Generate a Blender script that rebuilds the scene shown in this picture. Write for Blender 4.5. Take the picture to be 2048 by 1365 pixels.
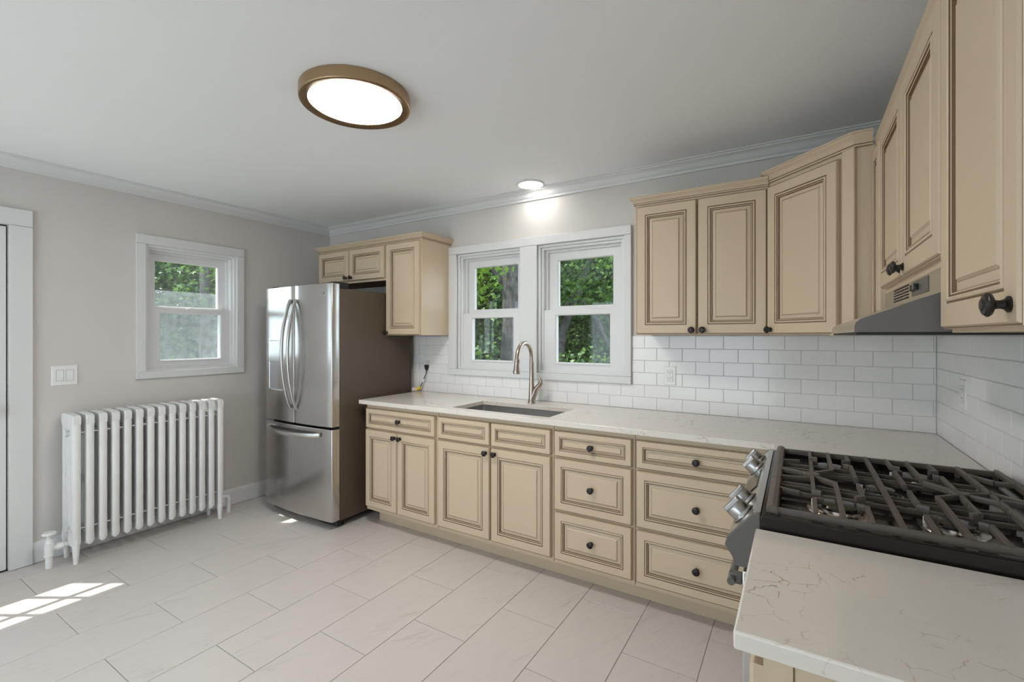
import bpy, bmesh, math, random
import numpy as np
from mathutils import Vector, Matrix

for o in list(bpy.data.objects):
    bpy.data.objects.remove(o, do_unlink=True)
S = bpy.context.scene
COL = S.collection
R = math.radians
random.seed(7)

# ------------------------------------------------------------------ camera, sky, sun, exposure
F_PX, YAW, HORIZON, EYE = 923.7, 31.736, 672.9, 1.380
cam_d = bpy.data.cameras.new('camera')
cam_d.sensor_width = 36.0
cam_d.lens = 36.0 * F_PX / 2048
cam_d.shift_y = (HORIZON - 682.5) / 2048
cam_d.clip_start = 0.02
cam = bpy.data.objects.new('camera', cam_d); COL.objects.link(cam)
cam.location = (0, 0, EYE)
cam.rotation_euler = (R(90), 0, R(YAW))
S.camera = cam

SUN_AZ, SUN_EL = math.atan2(0.524, 0.852), R(62)
SUN_DIR = Vector((math.cos(SUN_AZ) * math.cos(SUN_EL), math.sin(SUN_AZ) * math.cos(SUN_EL), -math.sin(SUN_EL)))
sun_d = bpy.data.lights.new('sun', 'SUN'); sun_d.energy = 11.0; sun_d.angle = R(0.53); sun_d.color = (1.0, 0.96, 0.9)
sun = bpy.data.objects.new('sun', sun_d); COL.objects.link(sun)
sun.rotation_euler = SUN_DIR.to_track_quat('-Z', 'Y').to_euler()
sun.location = (-8, -5, 12)

world = bpy.data.worlds.new('sky'); S.world = world; world.use_nodes = True
bg = world.node_tree.nodes['Background']
bg.inputs[0].default_value = (0.79, 0.89, 1.0, 1); bg.inputs[1].default_value = 4.6

S.view_settings.view_transform = 'Standard'
S.view_settings.look = 'None'
S.view_settings.exposure = -0.03
S.view_settings.gamma = 1.0
S.view_settings.use_curve_mapping = False
LAMP_FLUSH, LAMP_DOWN = 60.0, 24.0

# ------------------------------------------------------------------ room dimensions (metres)
D, XR, XL, YF = 2.939, 0.564, -3.948, -2.4      # tiled back face, tiled right face, left wall, wall behind the camera
CEIL = 2.44
WB, WR = D + 0.009, XR + 0.009                  # plaster faces behind the tiles
CT = 0.914                                      # worktop height

# ------------------------------------------------------------------ materials
def mat(name, col=(.8, .8, .8), rough=.5, metal=0.0, spec=.5, bump=None, emit=None, coat=0.0, var=None, aniso=0.0):
    m = bpy.data.materials.new(name); m.use_nodes = True
    nt = m.node_tree; b = nt.nodes['Principled BSDF']
    b.inputs['Base Color'].default_value = (*col, 1)
    b.inputs['Roughness'].default_value = rough
    b.inputs['Metallic'].default_value = metal
    b.inputs['Specular IOR Level'].default_value = spec
    b.inputs['Coat Weight'].default_value = coat
    b.inputs['Anisotropic'].default_value = aniso
    if emit:
        b.inputs['Emission Color'].default_value = (*emit[0], 1); b.inputs['Emission Strength'].default_value = emit[1]
    tc = nt.nodes.new('ShaderNodeTexCoord')
    if var:          # (scale, second colour, amount)
        n = nt.nodes.new('ShaderNodeTexNoise'); n.inputs['Scale'].default_value = var[0]; n.inputs['Detail'].default_value = 5
        nt.links.new(tc.outputs['Object'], n.inputs['Vector'])
        mx = nt.nodes.new('ShaderNodeMix'); mx.data_type = 'RGBA'
        mx.inputs[6].default_value = (*col, 1); mx.inputs[7].default_value = (*var[1], 1)
        mr = nt.nodes.new('ShaderNodeMapRange'); mr.inputs[1].default_value = .4; mr.inputs[2].default_value = .7; mr.inputs[4].default_value = var[2]
        nt.links.new(n.outputs['Fac'], mr.inputs[0]); nt.links.new(mr.outputs[0], mx.inputs[0])
        nt.links.new(mx.outputs[2], b.inputs['Base Color'])
    if bump:         # (scale vector, strength, distance)
        mp = nt.nodes.new('ShaderNodeMapping'); mp.inputs['Scale'].default_value = bump[0]
        n2 = nt.nodes.new('ShaderNodeTexNoise'); n2.inputs['Scale'].default_value = 1; n2.inputs['Detail'].default_value = 3
        bp = nt.nodes.new('ShaderNodeBump'); bp.inputs['Strength'].default_value = bump[1]; bp.inputs['Distance'].default_value = bump[2]
        nt.links.new(tc.outputs['Object'], mp.inputs[0]); nt.links.new(mp.outputs[0], n2.inputs['Vector'])
        nt.links.new(n2.outputs['Fac'], bp.inputs['Height']); nt.links.new(bp.outputs[0], b.inputs['Normal'])
    return m

M = {}
M['wall'] = mat('wall_paint', (.64, .61, .575), .75, var=(3, (.62, .585, .55), .5), bump=((40, 40, 40), .05, .004))
M['ceiling'] = mat('ceiling_paint', (.885, .895, .91), .85, var=(1.3, (.865, .875, .89), .5), bump=((9, 9, 9), .06, .01))
M['trim'] = mat('trim_white', (.70, .70, .70), .42)
M['vinyl'] = mat('vinyl_white', (.72, .72, .72), .35)
M['grout'] = mat('floor_grout', (.30, .285, .27), .9)
M['wgrout'] = mat('wall_grout', (.60, .60, .595), .9)
M['cream'] = mat('cream_paint', (.575, .455, .32), .42, var=(2.5, (.555, .435, .305), .6), bump=((60, 60, 8), .03, .002))
M['glaze'] = mat('brown_glaze', (.17, .105, .052), .5)
M['rawedge'] = mat('raw_brown_edge', (.20, .105, .055), .7, var=(20, (.30, .17, .09), .8))
M['maple'] = mat('raw_maple', (.62, .44, .26), .6, var=(6, (.54, .37, .20), .7))
M['knob'] = mat('oil_rubbed_bronze', (.018, .013, .011), .34, metal=.4, spec=.6)
M['steel'] = mat('brushed_steel', (.60, .59, .575), .27, metal=1, bump=((2, 400, 400), .05, .0006))
M['steel_v'] = mat('brushed_steel_fridge', (.60, .585, .57), .20, metal=1, bump=((260, 260, 3), .06, .0006), var=(4, (.54, .52, .50), .6))
M['chrome'] = mat('satin_nickel', (.60, .55, .50), .22, metal=1)
M['knobsteel'] = mat('satin_knob_steel', (.42, .41, .40), .3, metal=1)
M['recess'] = mat('dispenser_grey', (.42, .42, .43), .4, metal=.6)
M['nickel'] = mat('brushed_nickel_warm', (.46, .39, .33), .27, metal=1)
M['fside'] = mat('fridge_side_grey', (.088, .064, .043), .55, var=(5, (.078, .056, .038), .6), bump=((300, 300, 300), .08, .0005))
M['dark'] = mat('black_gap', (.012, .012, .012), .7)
M['black'] = mat('black_enamel', (.012, .011, .010), .14, spec=.5)
M['iron'] = mat('cast_iron', (.13, .105, .085), .45, var=(60, (.10, .08, .062), .6), bump=((250, 250, 250), .25, .0008))
M['endcap'] = mat('grey_end_cap', (.12, .112, .105), .42, metal=.2)
M['hood'] = mat('hood_paint', (.135, .122, .117), .45, metal=.1)
M['rad'] = mat('radiator_paint', (.80, .80, .79), .42, var=(14, (.70, .69, .67), .5), bump=((60, 60, 60), .25, .002))
M['plate'] = mat('plate_plastic', (.82, .82, .81), .3)
M['yellow'] = mat('yellow_band', (.75, .55, .02), .4)
M['clear'] = mat('frosted_tag', (.68, .58, .50), .35)
M['cord'] = mat('black_rubber', (.02, .02, .02), .5)
M['rim'] = mat('bronze_rim', (.43, .30, .18), .3, metal=1, bump=((3, 3, 200), .05, .0005))
M['diff'] = mat('lamp_diffuser', (.9, .9, .9), .5, emit=((1.0, .96, .91), LAMP_FLUSH))
M['lens'] = mat('downlight_lens', (.9, .9, .9), .5, emit=((1.0, .97, .92), LAMP_DOWN))
M['print'] = mat('grey_print', (.25, .25, .25), .5)
M['bark'] = mat('grey_bark', (.085, .082, .082), .9, var=(9, (.035, .032, .03), 1.0), bump=((26, 26, 5), 1.0, .05))
M['soil'] = mat('forest_floor', (.10, .085, .05), .95, var=(2.0, (.07, .11, .03), 1.0))
M['siding'] = mat('outer_siding', (.55, .55, .53), .8)

def floor_tile_mat():
    m = bpy.data.materials.new('porcelain_floor'); m.use_nodes = True
    nt = m.node_tree; L = nt.links; b = nt.nodes['Principled BSDF']
    geo = nt.nodes.new('ShaderNodeNewGeometry'); oi = nt.nodes.new('ShaderNodeObjectInfo')
    mul = nt.nodes.new('ShaderNodeVectorMath'); mul.operation = 'SCALE'; mul.inputs[0].default_value = (37, 23, 11)
    L.new(oi.outputs['Random'], mul.inputs['Scale'])
    add = nt.nodes.new('ShaderNodeVectorMath'); L.new(geo.outputs['Position'], add.inputs[0]); L.new(mul.outputs[0], add.inputs[1])
    rot = nt.nodes.new('ShaderNodeMapping'); rot.inputs['Rotation'].default_value = (0, 0, R(22)); L.new(add.outputs[0], rot.inputs[0])
    def ridge(scale, w):
        mp = nt.nodes.new('ShaderNodeMapping'); mp.inputs['Scale'].default_value = scale; L.new(rot.outputs[0], mp.inputs[0])
        n = nt.nodes.new('ShaderNodeTexNoise'); n.inputs['Scale'].default_value = 1; n.inputs['Detail'].default_value = 6; n.inputs['Distortion'].default_value = .6
        L.new(mp.outputs[0], n.inputs['Vector'])
        s = nt.nodes.new('ShaderNodeMath'); s.operation = 'SUBTRACT'; s.inputs[1].default_value = .5; L.new(n.outputs['Fac'], s.inputs[0])
        a = nt.nodes.new('ShaderNodeMath'); a.operation = 'ABSOLUTE'; L.new(s.outputs[0], a.inputs[0])
        r = nt.nodes.new('ShaderNodeMapRange'); r.inputs[1].default_value = 0; r.inputs[2].default_value = w; r.inputs[3].default_value = 1; r.inputs[4].default_value = 0
        L.new(a.outputs[0], r.inputs[0]); return r.outputs[0]
    v1 = ridge((9, 1.6, 1), .018); v2 = ridge((22, 2.2, 1), .05)
    big = nt.nodes.new('ShaderNodeTexNoise'); big.inputs['Scale'].default_value = 4; big.inputs['Detail'].default_value = 4; L.new(add.outputs[0], big.inputs['Vector'])
    gate = nt.nodes.new('ShaderNodeMapRange'); gate.inputs[1].default_value = .48; gate.inputs[2].default_value = .68; L.new(big.outputs['Fac'], gate.inputs[0])
    g1 = nt.nodes.new('ShaderNodeMath'); g1.operation = 'MULTIPLY'; L.new(v1, g1.inputs[0]); L.new(gate.outputs[0], g1.inputs[1])
    s1 = nt.nodes.new('ShaderNodeMath'); s1.operation = 'MULTIPLY'; s1.inputs[1].default_value = .75; L.new(g1.outputs[0], s1.inputs[0])
    s2 = nt.nodes.new('ShaderNodeMath'); s2.operation = 'MULTIPLY'; s2.inputs[1].default_value = .22; L.new(v2, s2.inputs[0])
    mx = nt.nodes.new('ShaderNodeMix'); mx.data_type = 'RGBA'; mx.inputs[6].default_value = (.62, .565, .53, 1); mx.inputs[7].default_value = (.49, .45, .42, 1)
    L.new(s1.outputs[0], mx.inputs[0])
    mx2 = nt.nodes.new('ShaderNodeMix'); mx2.data_type = 'RGBA'; mx2.inputs[7].default_value = (.55, .52, .495, 1)
    L.new(s2.outputs[0], mx2.inputs[0]); L.new(mx.outputs[2], mx2.inputs[6]); L.new(mx2.outputs[2], b.inputs['Base Color'])
    b.inputs['Roughness'].default_value = .38
    return m
M['ftile'] = floor_tile_mat()

M['wtile'] = mat('white_glazed_tile', (.83, .815, .80), .14, bump=((7, 7, 7), .05, .004))

def quartz_mat():
    m = bpy.data.materials.new('veined_quartz'); m.use_nodes = True
    nt = m.node_tree; L = nt.links; b = nt.nodes['Principled BSDF']
    geo = nt.nodes.new('ShaderNodeNewGeometry')
    n = nt.nodes.new('ShaderNodeTexNoise'); n.inputs['Scale'].default_value = 7; n.inputs['Detail'].default_value = 6; L.new(geo.outputs['Position'], n.inputs['Vector'])
    sc = nt.nodes.new('ShaderNodeVectorMath'); sc.operation = 'SCALE'; sc.inputs['Scale'].default_value = .16; L.new(n.outputs['Color'], sc.inputs[0])
    add = nt.nodes.new('ShaderNodeVectorMath'); L.new(geo.outputs['Position'], add.inputs[0]); L.new(sc.outputs[0], add.inputs[1])
    v = nt.nodes.new('ShaderNodeTexVoronoi'); v.feature = 'DISTANCE_TO_EDGE'; v.inputs['Scale'].default_value = 15; L.new(add.outputs[0], v.inputs['Vector'])
    line = nt.nodes.new('ShaderNodeMapRange'); line.inputs[1].default_value = .003; line.inputs[2].default_value = .022; line.inputs[3].default_value = 1; line.inputs[4].default_value = 0
    L.new(v.outputs['Distance'], line.inputs[0])
    g = nt.nodes.new('ShaderNodeTexNoise'); g.inputs['Scale'].default_value = 4.2; g.inputs['Detail'].default_value = 5; L.new(add.outputs[0], g.inputs['Vector'])
    gate = nt.nodes.new('ShaderNodeMapRange'); gate.inputs[1].default_value = .45; gate.inputs[2].default_value = .63; L.new(g.outputs['Fac'], gate.inputs[0])
    mu = nt.nodes.new('ShaderNodeMath'); mu.operation = 'MULTIPLY'; L.new(line.outputs[0], mu.inputs[0]); L.new(gate.outputs[0], mu.inputs[1])
    fn = nt.nodes.new('ShaderNodeTexNoise'); fn.inputs['Scale'].default_value = 38; fn.inputs['Detail'].default_value = 4; L.new(geo.outputs['Position'], fn.inputs['Vector'])
    fg = nt.nodes.new('ShaderNodeMapRange'); fg.inputs[1].default_value = .38; fg.inputs[2].default_value = .55; L.new(fn.outputs['Fac'], fg.inputs[0])
    m2 = nt.nodes.new('ShaderNodeMath'); m2.operation = 'MULTIPLY'; L.new(mu.outputs[0], m2.inputs[0]); L.new(fg.outputs[0], m2.inputs[1]); mu = m2
    mx = nt.nodes.new('ShaderNodeMix'); mx.data_type = 'RGBA'; mx.inputs[6].default_value = (.72, .665, .60, 1); mx.inputs[7].default_value = (.36, .20, .12, 1)
    L.new(mu.outputs[0], mx.inputs[0]); L.new(mx.outputs[2], b.inputs['Base Color'])
    b.inputs['Roughness'].default_value = .12
    return m
M['quartz'] = quartz_mat()

def glass_mat(name, haze=0.0, hcol=(.6, .62, .66)):
    m = bpy.data.materials.new(name); m.use_nodes = True
    nt = m.node_tree; L = nt.links; nt.nodes.remove(nt.nodes['Principled BSDF'])
    out = nt.nodes['Material Output']
    t = nt.nodes.new('ShaderNodeBsdfTransparent'); t.inputs[0].default_value = (.93, .95, .94, 1)
    g = nt.nodes.new('ShaderNodeBsdfGlossy'); g.inputs['Roughness'].default_value = .02
    lw = nt.nodes.new('ShaderNodeLayerWeight'); lw.inputs['Blend'].default_value = .5
    pw = nt.nodes.new('ShaderNodeMath'); pw.operation = 'POWER'; pw.inputs[1].default_value = 5.0; L.new(lw.outputs['Facing'], pw.inputs[0])
    fr = nt.nodes.new('ShaderNodeMapRange'); fr.inputs[3].default_value = .03; fr.inputs[4].default_value = .9; L.new(pw.outputs[0], fr.inputs[0])
    mx = nt.nodes.new('ShaderNodeMixShader'); L.new(fr.outputs[0], mx.inputs[0]); L.new(t.outputs[0], mx.inputs[1]); L.new(g.outputs[0], mx.inputs[2])
    last = mx
    if haze:
        d = nt.nodes.new('ShaderNodeBsdfDiffuse'); d.inputs[0].default_value = (*hcol, 1)
        tr = nt.nodes.new('ShaderNodeBsdfTranslucent'); tr.inputs[0].default_value = (*hcol, 1)
        a = nt.nodes.new('ShaderNodeMixShader'); a.inputs[0].default_value = .6; L.new(d.outputs[0], a.inputs[1]); L.new(tr.outputs[0], a.inputs[2])
        h = nt.nodes.new('ShaderNodeMixShader'); L.new(mx.outputs[0], h.inputs[1]); L.new(a.outputs[0], h.inputs[2])
        tc = nt.nodes.new('ShaderNodeTexCoord'); n = nt.nodes.new('ShaderNodeTexNoise'); n.inputs['Scale'].default_value = 30; n.inputs['Detail'].default_value = 6
        L.new(tc.outputs['Object'], n.inputs['Vector'])
        r = nt.nodes.new('ShaderNodeMapRange'); r.inputs[1].default_value = .35; r.inputs[2].default_value = .65; r.inputs[3].default_value = haze * .7; r.inputs[4].default_value = haze * 1.25
        L.new(n.outputs['Fac'], r.inputs[0]); L.new(r.outputs[0], h.inputs[0]); last = h
    L.new(last.outputs[0], out.inputs[0])
    return m
M['glass'] = glass_mat('window_glass')
M['dusty'] = glass_mat('dusty_glass', .025)
M['screen'] = glass_mat('insect_screen', .17, (.58, .60, .64))

def leaf_mat(name, c1, c2):
    m = bpy.data.materials.new(name); m.use_nodes = True
    nt = m.node_tree; L = nt.links; nt.nodes.remove(nt.nodes['Principled BSDF']); out = nt.nodes['Material Output']
    geo = nt.nodes.new('ShaderNodeNewGeometry')
    mx = nt.nodes.new('ShaderNodeMix'); mx.data_type = 'RGBA'; mx.inputs[6].default_value = (*c1, 1); mx.inputs[7].default_value = (*c2, 1)
    L.new(geo.outputs['Random Per Island'], mx.inputs[0])
    d = nt.nodes.new('ShaderNodeBsdfPrincipled'); d.inputs['Roughness'].default_value = .5; L.new(mx.outputs[2], d.inputs['Base Color'])
    t = nt.nodes.new('ShaderNodeBsdfTranslucent'); L.new(mx.outputs[2], t.inputs[0])
    s = nt.nodes.new('ShaderNodeMixShader'); s.inputs[0].default_value = .35
    L.new(d.outputs[0], s.inputs[1]); L.new(t.outputs[0], s.inputs[2]); L.new(s.outputs[0], out.inputs[0])
    return m
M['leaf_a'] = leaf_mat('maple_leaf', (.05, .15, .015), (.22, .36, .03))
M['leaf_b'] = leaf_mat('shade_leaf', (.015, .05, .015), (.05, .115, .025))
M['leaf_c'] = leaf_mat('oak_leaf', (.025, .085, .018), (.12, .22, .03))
M['leaf_d'] = leaf_mat('fern_leaf', (.05, .12, .05), (.12, .20, .09))

# ------------------------------------------------------------------ mesh builder
class MB:
    def __init__(s, off=(0, 0, 0)):
        s.v = []; s.f = []; s.m = []; s.off = Vector(off); s.T = None
    def add(s, verts, faces, mi=0):
        n = len(s.v)
        for p in verts:
            p = Vector(p)
            if s.T is not None: p = s.T @ p
            s.v.append(p - s.off)
        for f in faces: s.f.append([n + i for i in f]); s.m.append(mi)
    def box(s, x0, x1, y0, y1, z0, z1, mi=0):
        if x0 > x1: x0, x1 = x1, x0
        if y0 > y1: y0, y1 = y1, y0
        if z0 > z1: z0, z1 = z1, z0
        s.add([(x0, y0, z0), (x1, y0, z0), (x1, y1, z0), (x0, y1, z0), (x0, y0, z1), (x1, y0, z1), (x1, y1, z1), (x0, y1, z1)],
              [(0, 3, 2, 1), (4, 5, 6, 7), (0, 1, 5, 4), (1, 2, 6, 5), (2, 3, 7, 6), (3, 0, 4, 7)], mi)
    def prism(s, poly, axis, a, b, mi=0):
        """closed polygon of 2-D points, extruded along axis ('x': pts are (y,z); 'y': (x,z); 'z': (x,y))"""
        def P(p, t):
            return {'x': (t, p[0], p[1]), 'y': (p[0], t, p[1]), 'z': (p[0], p[1], t)}[axis]
        n = len(poly); vs = [P(p, a) for p in poly] + [P(p, b) for p in poly]
        area = sum(poly[i][0] * poly[(i + 1) % n][1] - poly[(i + 1) % n][0] * poly[i][1] for i in range(n))
        fl = (area > 0) ^ (axis == 'y') ^ (b < a)
        fs = [tuple(range(n)), tuple(range(2 * n - 1, n - 1, -1))] + [(i, i + n, (i + 1) % n + n, (i + 1) % n) for i in range(n)]
        if fl: fs = [tuple(reversed(f)) for f in fs]
        s.add(vs, fs, mi)
    def lathe(s, prof, origin, axis, seg=20, mi=0):
        """prof: list of (radius, distance along axis); axis: direction vector"""
        ax = Vector(axis).normalized(); t = Vector((0, 0, 1)) if abs(ax.z) < .9 else Vector((1, 0, 0))
        u = ax.cross(t).normalized(); w = ax.cross(u); o = Vector(origin)
        vs = []; fs = []
        for r, d in prof:
            for k in range(seg):
                a = 2 * math.pi * k / seg; vs.append(o + ax * d + (u * math.cos(a) + w * math.sin(a)) * max(r, 1e-5))
        for i in range(len(prof) - 1):
            for k in range(seg):
                k2 = (k + 1) % seg; fs.append((i * seg + k, i * seg + k2, (i + 1) * seg + k2, (i + 1) * seg + k))
        s.add(vs, fs, mi)
        s.add([vs[k] for k in range(seg)], [tuple(reversed(range(seg)))], mi)
        q = (len(prof) - 1) * seg; s.add([vs[q + k] for k in range(seg)], [tuple(range(seg))], mi)
    def tube(s, pts, rad, seg=10, mi=0, up=None, shape=None):
        """round (or shaped: list of 2-D offsets) section swept along a polyline; rad may be a list"""
        pts = [Vector(p) for p in pts]; n = len(pts); rs = rad if isinstance(rad, (list, tuple)) else [rad] * n
        prev = None; vs = []; fs = []
        shp = shape or [(math.cos(2 * math.pi * k / seg), math.sin(2 * math.pi * k / seg)) for k in range(seg)]
        seg = len(shp)
        for i, p in enumerate(pts):
            t = (pts[min(i + 1, n - 1)] - pts[max(i - 1, 0)]).normalized()
            if up is not None: u = Vector(up) - t * t.dot(Vector(up))
            elif prev is None: u = (Vector((0, 0, 1)) if abs(t.z) < .9 else Vector((1, 0, 0))); u = u - t * t.dot(u)
            else: u = prev - t * t.dot(prev)
            u.normalize(); prev = u; w = t.cross(u)
            for a, b in shp: vs.append(p + (u * a + w * b) * rs[i])
        for i in range(n - 1):
            for k in range(seg):
                k2 = (k + 1) % seg; fs.append((i * seg + k, i * seg + k2, (i + 1) * seg + k2, (i + 1) * seg + k))
        fs.append(tuple(reversed(range(seg)))); fs.append(tuple((n - 1) * seg + k for k in range(seg)))
        s.add(vs, fs, mi)
    def sweep(s, prof, path, mi=0, cap=True):
        """prof: open or closed list of (out, z); path: plan polyline, 'out' is its right-hand side, mitred"""
        pn = len(path); pl = [Vector((p[0], p[1])) for p in path]; k = len(prof); vs = []; fs = []
        for i in range(pn):
            d0 = (pl[i] - pl[i - 1]).normalized() if i else None
            d1 = (pl[i + 1] - pl[i]).normalized() if i < pn - 1 else None
            n0 = Vector((d0.y, -d0.x)) if d0 else None; n1 = Vector((d1.y, -d1.x)) if d1 else None
            if n0 is None: m = n1
            elif n1 is None: m = n0
            else: m = (n0 + n1) / (1 + n0.dot(n1))
            for o, z in prof: vs.append((pl[i].x + m.x * o, pl[i].y + m.y * o, z))
        for i in range(pn - 1):
            for j in range(k):
                j2 = (j + 1) % k; fs.append((i * k + j, i * k + j2, (i + 1) * k + j2, (i + 1) * k + j))
        if cap: fs.append(tuple(reversed(range(k)))); fs.append(tuple((pn - 1) * k + j for j in range(k)))
        s.add(vs, fs, mi)
    def rects(s, loops, mi=None, close=True):
        """concentric rectangles in the x-z plane: loops of (x0,x1,z0,z1,y); face normals towards -y"""
        n = len(loops); vs = []
        for x0, x1, z0, z1, y in loops: vs += [(x0, y, z0), (x1, y, z0), (x1, y, z1), (x0, y, z1)]
        base = len(s.v); mi = mi or [0] * n
        s.add(vs, [], 0)
        for i in range(n - 1):
            for k in range(4):
                k2 = (k + 1) % 4
                s.f.append([base + i * 4 + k, base + i * 4 + k2, base + i * 4 + 4 + k2, base + i * 4 + 4 + k]); s.m.append(mi[i])
        if close: s.f.append([base + (n - 1) * 4 + k for k in range(4)]); s.m.append(mi[n - 1])
    def frame(s, o, i, y0, y1, mi=0, ch=0.0):
        """rectangular frame in x-z: o, i = (x0,x1,z0,z1) outer and inner, from y0 (front) to y1"""
        c = ch
        L = [(o[0], o[1], o[2], o[3], y1), (o[0], o[1], o[2], o[3], y0), (i[0] - c, i[1] + c, i[2] - c, i[3] + c, y0), (i[0], i[1], i[2], i[3], y0 + c), (i[0], i[1], i[2], i[3], y1), (o[0], o[1], o[2], o[3], y1)]
        s.rects(L, [mi] * 6, close=False)
    def grid(s, us, vs_, keep, a, b, plane, mi=0):
        """slab with holes: cells of the grid us x vs_ where keep(i,j); plane 'xy','xz','yz'; from a to b on the third axis"""
        def P(u, v, t): return {'xy': (u, v, t), 'xz': (u, t, v), 'yz': (t, u, v)}[plane]
        idx = {}; verts = []; faces = []
        def V(i, j, k):
            if (i, j, k) not in idx: idx[(i, j, k)] = len(verts); verts.append(P(us[i], vs_[j], (a, b)[k]))
            return idx[(i, j, k)]
        nu, nv = len(us) - 1, len(vs_) - 1
        ok = lambda i, j: 0 <= i < nu and 0 <= j < nv and keep(i, j)
        for i in range(nu):
            for j in range(nv):
                if not ok(i, j): continue
                faces.append([V(i, j, 0), V(i, j + 1, 0), V(i + 1, j + 1, 0), V(i + 1, j, 0)])
                faces.append([V(i, j, 1), V(i + 1, j, 1), V(i + 1, j + 1, 1), V(i, j + 1, 1)])
                if not ok(i - 1, j): faces.append([V(i, j, 0), V(i, j, 1), V(i, j + 1, 1), V(i, j + 1, 0)])
                if not ok(i + 1, j): faces.append([V(i + 1, j, 0), V(i + 1, j + 1, 0), V(i + 1, j + 1, 1), V(i + 1, j, 1)])
                if not ok(i, j - 1): faces.append([V(i, j, 0), V(i + 1, j, 0), V(i + 1, j, 1), V(i, j, 1)])
                if not ok(i, j + 1): faces.append([V(i, j + 1, 0), V(i, j + 1, 1), V(i + 1, j + 1, 1), V(i + 1, j + 1, 0)])
        if plane == 'xz': faces = [f[::-1] for f in faces]
        s.add(verts, faces, mi)
    def mesh(s, name, mats, smooth=True, bevel=None):
        me = bpy.data.meshes.new(name)
        me.from_pydata([tuple(v) for v in s.v], [], s.f)
        for m in (mats if isinstance(mats, (list, tuple)) else [mats]): me.materials.append(m)
        me.polygons.foreach_set('material_index', s.m)
        if smooth:
            me.polygons.foreach_set('use_smooth', [True] * len(me.polygons)); me.set_sharp_from_angle(angle=R(32))
        me.update()
        return me
    def build(s, name, mats, parent=None, smooth=True, bevel=None, loc=None):
        return link(name, s.mesh(name, mats, smooth), parent, bevel, loc)

def link(name, me, parent=None, bevel=None, loc=None):
    o = bpy.data.objects.new(name, me); COL.objects.link(o)
    if parent: o.parent = parent
    if loc is not None: o.location = loc
    if bevel:
        b = o.modifiers.new('bevel', 'BEVEL'); b.width = bevel; b.segments = 2; b.limit_method = 'ANGLE'; b.angle_limit = R(40)
        b.harden_normals = False
    return o

def empty(name, loc=(0, 0, 0), rz=0.0, parent=None):
    e = bpy.data.objects.new(name, None); COL.objects.link(e); e.location = loc; e.rotation_euler = (0, 0, rz); e.empty_display_size = .05
    if parent: e.parent = parent
    return e
def tag(o, label, cat, group=None):
    o['label'] = label; o['category'] = cat
    if group: o['group'] = group
    return o
def struct(o, label=None):
    o['kind'] = 'structure'
    if label: o['label'] = label
    return o

# ------------------------------------------------------------------ walls, floor, ceiling
WT = 0.16
def wall_mesh(name, plane, us, vs, holes, a, b, m):
    def keep(i, j):
        cu, cv = (us[i] + us[i + 1]) / 2, (vs[j] + vs[j + 1]) / 2
        return not any(h[0] < cu < h[1] and h[2] < cv < h[3] for h in holes)
    mb = MB(); mb.grid(us, vs, keep, a, b, plane)
    return struct(mb.build(name, m, smooth=False))

W2 = (-2.335, -1.736, 1.118, 2.037)      # left sink window opening
W3 = (-1.598, -0.954, 1.118, 2.037)      # right sink window opening
W1 = (1.421, 2.046, 1.128, 2.037)        # left wall window (y0,y1)
DOOR = (-0.085, 0.750, 0.0, 2.035)
wall_back = wall_mesh('wall_back', 'xz', [XL - WT, W2[0], W2[1], W3[0], W3[1], WR + WT], [-.15, W2[2], W2[3], CEIL + .1], [W2, W3], WB, WB + WT, M['wall'])
wall_left = wall_mesh('wall_left', 'yz', [YF - WT, -2.15, -.35, DOOR[0], DOOR[1], W1[0], W1[1], WB], [-.15, DOOR[2], .12, W1[2], 2.035, W1[3], CEIL + .1],
                      [(W1[0], W1[1], W1[2], W1[3]), DOOR, (-2.15, -.35, .12, 2.035)], XL - WT, XL, M['wall'])
wall_right = wall_mesh('wall_right', 'yz', [YF - WT, WB], [-.15, CEIL + .1], [], WR, WR + WT, M['wall'])
wall_front = wall_mesh('wall_front', 'xz', [XL, -3.5, -.3, WR], [-.15, .12, 2.1, CEIL + .1], [(-3.5, -.3, .12, 2.1)], YF - WT, YF, M['wall'])
mb = MB(); mb.box(XL - WT, WR + WT, YF - WT, WB + WT, CEIL, CEIL + .12)
ceiling = struct(mb.build('ceiling', M['ceiling'], smooth=False), 'smooth white painted ceiling')

mb = MB(); mb.box(XL, WR, YF, WB, -.12, -.0022)
floor = struct(mb.build('floor', M['grout'], smooth=False), 'floor of pale stone-look tiles in running bond')

def tile_mesh(name, w, h, t, ch, m):
    """flat tile lying in xy, centred; top at z=0"""
    mb = MB(); a, b = w / 2, h / 2; c = ch
    vs = [(-a, -b, -t), (a, -b, -t), (a, b, -t), (-a, b, -t), (-a, -b, -c), (a, -b, -c), (a, b, -c), (-a, b, -c), (-a + c, -b + c, 0), (a - c, -b + c, 0), (a - c, b - c, 0), (-a + c, b - c, 0)]
    fs = [(0, 1, 5, 4), (1, 2, 6, 5), (2, 3, 7, 6), (3, 0, 4, 7), (4, 5, 9, 8), (5, 6, 10, 9), (6, 7, 11, 10), (7, 4, 8, 11), (8, 9, 10, 11)]
    mb.add(vs, fs); return mb.mesh(name, m, smooth=False)
TW, TL, GAP = 0.311, 0.601, 0.0030
cache = {}
def get_tile(key, name, w, h, t, ch, m):
    k = (key, round(w, 4), round(h, 4))
    if k not in cache: cache[k] = tile_mesh(name, w, h, t, ch, m)
    return cache[k]
k = -12
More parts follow.
